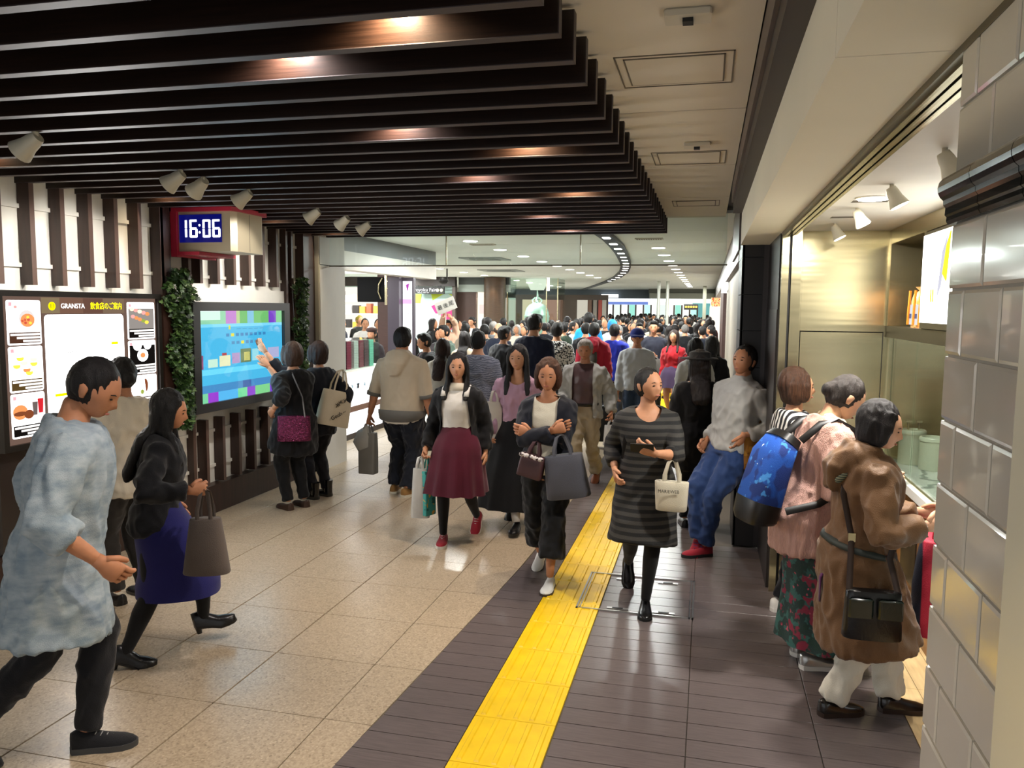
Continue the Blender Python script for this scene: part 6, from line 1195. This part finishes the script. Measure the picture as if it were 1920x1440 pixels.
bp=thing('sling_bag','slim grey sling bag across the back of the crimson hoodie','bag',(-1.76,12.68,1.25)); b=MB(); b.tube([(wpos(m23,m23.tors(.60,(.02,-.16))),.05,.03),(wpos(m23,m23.tors(.66,(.03,-.17))),.07,.04),(wpos(m23,m23.tors(.74,(.05,-.155))),.04,.025)],10); b.obj('bag_body',cloth('3a352f'),bp,60); b=MB(); strap(b,[wpos(m23,m23.tors(.74,(.05,-.155))),wpos(m23,m23.tors(.80,(.09,-.10))),wpos(m23,m23.tors(.825,(.09,0)))],.018,.005); b.obj('strap',cloth('2a2622'),bp,60)
m24=mid(-1.52,13.4,1.71,4,'person in a royal blue jacket behind the crimson hoodie','m',top='1a2a9a',bottom='22242c')
m25=mid(-.96,11.3,1.69,178,'man in a blue cap and pale grey long-sleeved shirt','m',top='b5b7ba',bottom='2f3d52',hair=('crop','151010'),walk=1,head=(4,-6,0),skin='b')
hb=MB(); T=lambda x,y,z:m25.hc+m25.hR@(Vector((x,y,z))*1.69); hb.sphere(T(0,-.006,.030),(.060*1.69,.066*1.69,.052*1.69),18,12,m25.hR); hb.tube([(T(0,.05,.030),.055*1.69,.006,m25.hR@Vector((1,0,0))),(T(0,.085,.026),.045*1.69,.005,m25.hR@Vector((1,0,0))),(T(0,.10,.022),.02*1.69,.004,m25.hR@Vector((1,0,0)))],14); m25.child('cap',hb,cloth('1f2f7a'))
b=MB(); strap(b,[m25.tors(t,(x,y)) for t,x,y in ((.825,-.11,.02),(.76,-.06,.135),(.68,.02,.145),(.60,.11,.11))],.02,.006); m25.child('chest_strap',b,C_BLACK)
m26=mid(-.94,14.5,1.76,182,'man in a navy polo shirt clutching a grey bag','m',top='20222e',bottom='191a20',sleeve=.8,collar=.0,hands=[(-.05,.22,1.15),(.3,.05,.85)],skin='a')
bag('shoulder_bag','soft grey bag held by the man in the navy polo shirt',wpos(m26,(-.05,.30,1.14)),10,(.30,.14,.34),cloth('57534e'),hlen=.05,taper=1.2,round_=2.5)
m27=mid(-.56,14.15,1.60,196,'woman in a red cardigan and flowered skirt with a maroon handbag',hair=('long','2a1c18'),top='b01c26',kind='skirt',bottom='3a2a44',skirt_hem=.62,walk=.8)
bag('handbag','boxy maroon handbag carried by the woman in the red cardigan',wpos(m27,(-.25,.02,1.22)),20,(.34,.13,.26),mat('maroon_leather','4a1420',.35),hlen=.06,taper=1.0,round_=6,handles=1)
mid(-.25,20.5,1.62,2,'woman with very long dark hair in a full black coat',hair=('vlong','1a1312'),top='0e0d0f',hem=.30,bottom='0d0d0e',w=1.15)
mid(.08,18.5,1.62,300,'woman in a peach jacket over a magenta top near the right wall',hair=('bun','1a1412'),top='b01860',outer='cf9a88',bottom='2a2228')
mid(-.76,19.2,1.60,330,'woman in a grey-green cardigan in profile',hair=('bob','161110'),top='6f7f78',bottom='22242a')
mid(-.50,18.6,1.62,345,'grey-haired person in a black waistcoat','m',hair=('crop','6a6662'),top='0f1014',bottom='141418')
m28=mid(-.14,10.3,1.60,350,'woman in a white smock standing behind the black floppy hat',hair=('bob','0f0c0c'),top='c9cac8',hem=.36,bottom='3a3a3e')
mid(.06,11.2,1.60,10,'dark-haired woman in black beside the white smock',hair=('long','0e0b0b'),top='121114',bottom='101012')
mid(-7.3,16.2,1.70,150,'shop attendant in a white shirt and brown brimless hat behind the sweet counter','m',hair=('crop','120d0c'),top='e2e0dc',collar=.0,bottom='1a1a1e')
HT=mid(-5.85,13.3,1.58,190,'shop attendant in a brown beret beside the stacked boxes',hair=('bun','1a1210'),top='2a2426',bottom='1a1a1e')
hb=MB(); hb.sphere(HT.hc+Vector((0,0,.08)),(.105,.11,.05),16,10); HT.child('beret',hb,cloth('3a2622'))
mid(-8.45,18.4,1.74,120,'customer in a mustard cap by the bright back shelf',hair=('crop','8a7a1e'),top='1c1e1c',bottom='202020')
mid(-8.75,18.0,1.66,80,'customer in a navy suit at the edge of the back shelf','m',top='141a2a',bottom='141a2a')
mid(-7.6,18.6,1.62,200,'customer in a mustard coat beyond the attendant',hair=('bob','1a1210'),top='b08a1e',bottom='22201e')
mid(-3.75,10.35,1.61,240,'person in glasses and a dark red scarf beside the hoodie','m',top='3a1018',outer='1c1c20',bottom='1a1a20',head=(10,-10,0),hair=('short','120e0d'))
mid(-4.75,13.8,1.58,182,'woman with a dark bob facing us between the hoodie and the crowd',hair=('bob','150f0d'),top='3a3436',bottom='1a1a1e')
mid(-4.45,13.2,1.65,215,'person in a grey-green coat looking left','m',top='4a5a50',bottom='22262a')
mid(-4.5,14.6,1.66,10,'woman with a dark bun and a beige coat seen from behind',hair=('bun','0f0c0c'),top='a89a88',bottom='2a2624')
mid(-3.72,12.0,1.58,4,'woman with long dark hair and a tan top seen from behind',hair=('vlong','170f0d'),top='b0a08a',bottom='262424')
mid(-5.8,19.4,1.72,200,'guard in a black suit and white shirt before the brown doors','m',top='e8e6e2',outer='0f1014',bottom='0f1014',collar=.0)
mid(-4.0,14.2,1.66,330,'man in a yellow-collared vest looking down','m',top='b8c030',outer='20242a',bottom='1a1c22',head=(0,-16,0))
mid(-4.25,15.7,1.68,10,'grey-haired man seen from behind near the bell','m',hair=('crop','77726e'),top='5a5a5c',bottom='26262a')
mid(-3.62,13.7,1.70,6,'bald man in a navy jacket seen from behind','m',hair=('bald','3a2e28'),top='1a2030',bottom='1c1e26',skin='c')
mid(-5.05,19.6,1.70,0,'dark-haired man just left of the bell','m',top='202226',bottom='1a1a1e')
mid(-4.35,18.2,1.56,185,'silver-haired woman in a cream jacket before the bell',hair=('bob','a09a94'),top='c9c2b4',bottom='3a3836')
mid(-4.7,20.3,1.60,190,'pale-faced woman with black hair right of the silver-haired one',hair=('long','0d0b0b'),top='1c1c20',bottom='161619')
mid(-4.3,22.4,1.62,240,'woman in an olive jacket leaning toward her phone beside the bell case',hair=('bob','0f0c0c'),top='2a2c26',bottom='1a1a1a',head=(0,-20,0))
mid(-3.88,22.2,1.70,0,'man in a dark overcoat beside the glass bell case','m',top='15151a',hem=.36,bottom='141416')
mid(-3.62,23.2,1.68,15,'person in a charcoal coat at the far side of the bell case','m',top='1d1c22',hem=.36,bottom='141416')
mid(-2.2,14.7,1.70,2,'man in a black jacket with white piping seen from behind','m',top='121318',bottom='17181c')
mid(-2.43,16.6,1.88,4,'tall person in a bright sky blue top above the crowd','m',top='1f8fd0',bottom='22262e')
mid(-2.05,17.6,1.72,8,'person in a sky blue sun hat in the crowd',hair=('bob','2a8fd8'),top='c9ccc8',bottom='2a2a30')
mid(-1.62,14.9,1.66,220,'person in a grey knitted cap and brown vest','m',hair=('crop','8d8a86'),top='3a2e2c',bottom='202024')
mid(-1.45,17.6,1.66,178,'person in a white shirt with a dark shoulder strap','m',top='cfd2cf',bottom='2a2c30')
mid(-1.9,20.4,1.62,185,'curly-haired woman in black with a bare arm',hair=('bob','1a0f0c'),top='131214',sleeve=.6,bottom='121214')
sg=mid(-5.35,16.1,1.70,170,'person holding up a white placard in the hall','m',top='c8a088',bottom='2a2622',hands=[(-.1,.25,1.75),(.05,.28,1.85)])
PL=thing('placard','white placard with black characters held above the crowd','placard',(-5.3,15.7,1.9)); b=MB(); R_=Matrix.Rotation(math.radians(-22),3,'Y'); 
b.box(-.22,.22,-.006,.006,-.13,.13); b.v=[tuple(R_@Vector(v)+Vector((-5.28,15.72,2.0))) for v in b.v]; b.obj('board',M_WHITE,PL)
for k,ch in enumerate('最後尾'): lettering(ch,.11,M_BLACK,PL,R_@Vector((-.13+.13*k,-.01,0))+Vector((-5.28,15.72,2.0)),(0,-1,0),roll=math.radians(22))
b=MB(); b.cyl((-5.3,15.74,1.5),(-5.28,15.74,1.9),.012,n=8); b.obj('stick',M_OFFW,PL)
# rolling bags and trolley seen between the walkers
o,T=bag('briefcase','black rolling briefcase between the walkers on the pale floor',(-1.42,11.2,1.0),5,(.36,.2,.50),mat('black_nylon','0e0e10',.6),hlen=.40,taper=1.0,round_=7,handles=1)
# ================================================================== THE FAR CROWD
TOPS=['101014','17181f','1c1a1c','22242c','2a2a2e','0d0d10','141a28','3a3a3c','8a8a88','c9c8c4','5a4a40','2a1c1c','1a2a3a','6a1c24','20301f','b5a890']
BASES=[]
for k,(sx,hs,hc,kd) in enumerate((('f','bob','120d0c','trousers'),('f','vlong','181110','skirt'),('m','short','0f0c0b','trousers'),('m','crop','141010','trousers'),('f','bun','161010','skirt'))):
    F=mid(-1.6-.45*k,24.2+.7*k,1.62+.03*(k%3),(0,180,10,175,190)[k],'dark-haired person in dark clothes packed into the far crowd',sx,hair=(hs,hc),top=TOPS[k],bottom='141418',kind=kd,skirt_hem=.5,q='lo'); F.root['group']='people in the far crowd'; BASES.append(F.root)
finish_people()
rc=random.Random(11); placed=[(o.location.x,o.location.y) for o in COL.objects if o.get('category')=='person']; placed+=[(-1.8,30),(-1.48,30),(-7.05,26.2)]
WORDS={'101014':'black','17181f':'black','1c1a1c':'black','22242c':'charcoal','2a2a2e':'charcoal','0d0d10':'black','141a28':'navy','3a3a3c':'grey','8a8a88':'pale grey','c9c8c4':'white','5a4a40':'brown','2a1c1c':'dark brown','1a2a3a':'navy','6a1c24':'dark red','20301f':'dark green','b5a890':'beige'}
def crowd(n,x0,x1,y0,y1,dmin):
    made=0; tries=0
    while made<n and tries<n*60:
        tries+=1; y=y0+(y1-y0)*rc.random(); x=x0(y)+(x1(y)-x0(y))*rc.random()
        if any((x-a)**2+(y-b)**2<dmin*dmin for a,b in placed): continue
        placed.append((x,y)); made+=1; src=BASES[rc.randrange(5)]; r=src.copy(); COL.objects.link(r); r.location=(x,y,0); r.rotation_euler=(0,0,rc.choice([0,0,math.pi,math.pi/2*rc.random(),-math.pi/2])+rc.uniform(-.5,.5)); s=rc.uniform(.95,1.06); r.scale=(s,s,s)
        c=TOPS[rc.choice([0,1,2,3,4,5,5,0,6,6,7,8,9,10,11,12,13,14,15])]; wd=WORDS[c]
        r['label']='person in a %s top in the far crowd %s'%(wd,'before the shop fronts' if y>28 else ('on the right of the hall' if x>-1.4 else 'left of the yellow paving')); r['group']='people in the far crowd, %s'%wd
        for ch in src.children:
            q=ch.copy(); COL.objects.link(q); q.parent=r
            if ch.name.startswith('top'): q.material_slots[0].link='OBJECT'; q.material_slots[0].material=gcol(c)
crowd(60,lambda y:-4.6 if y<26 else -4.2,lambda y:.15,17,30,.62)
placed+=[(-.2,36),(-.05,36.3)]
crowd(75,lambda y:-3.5 if y<32 else -3.4-(y-32)*.27,lambda y:.1,30,42.5,.58)
crowd(12,lambda y:-6.6,lambda y:-4.6,15,25.5,.7)

print('script time',time.time()-T0)
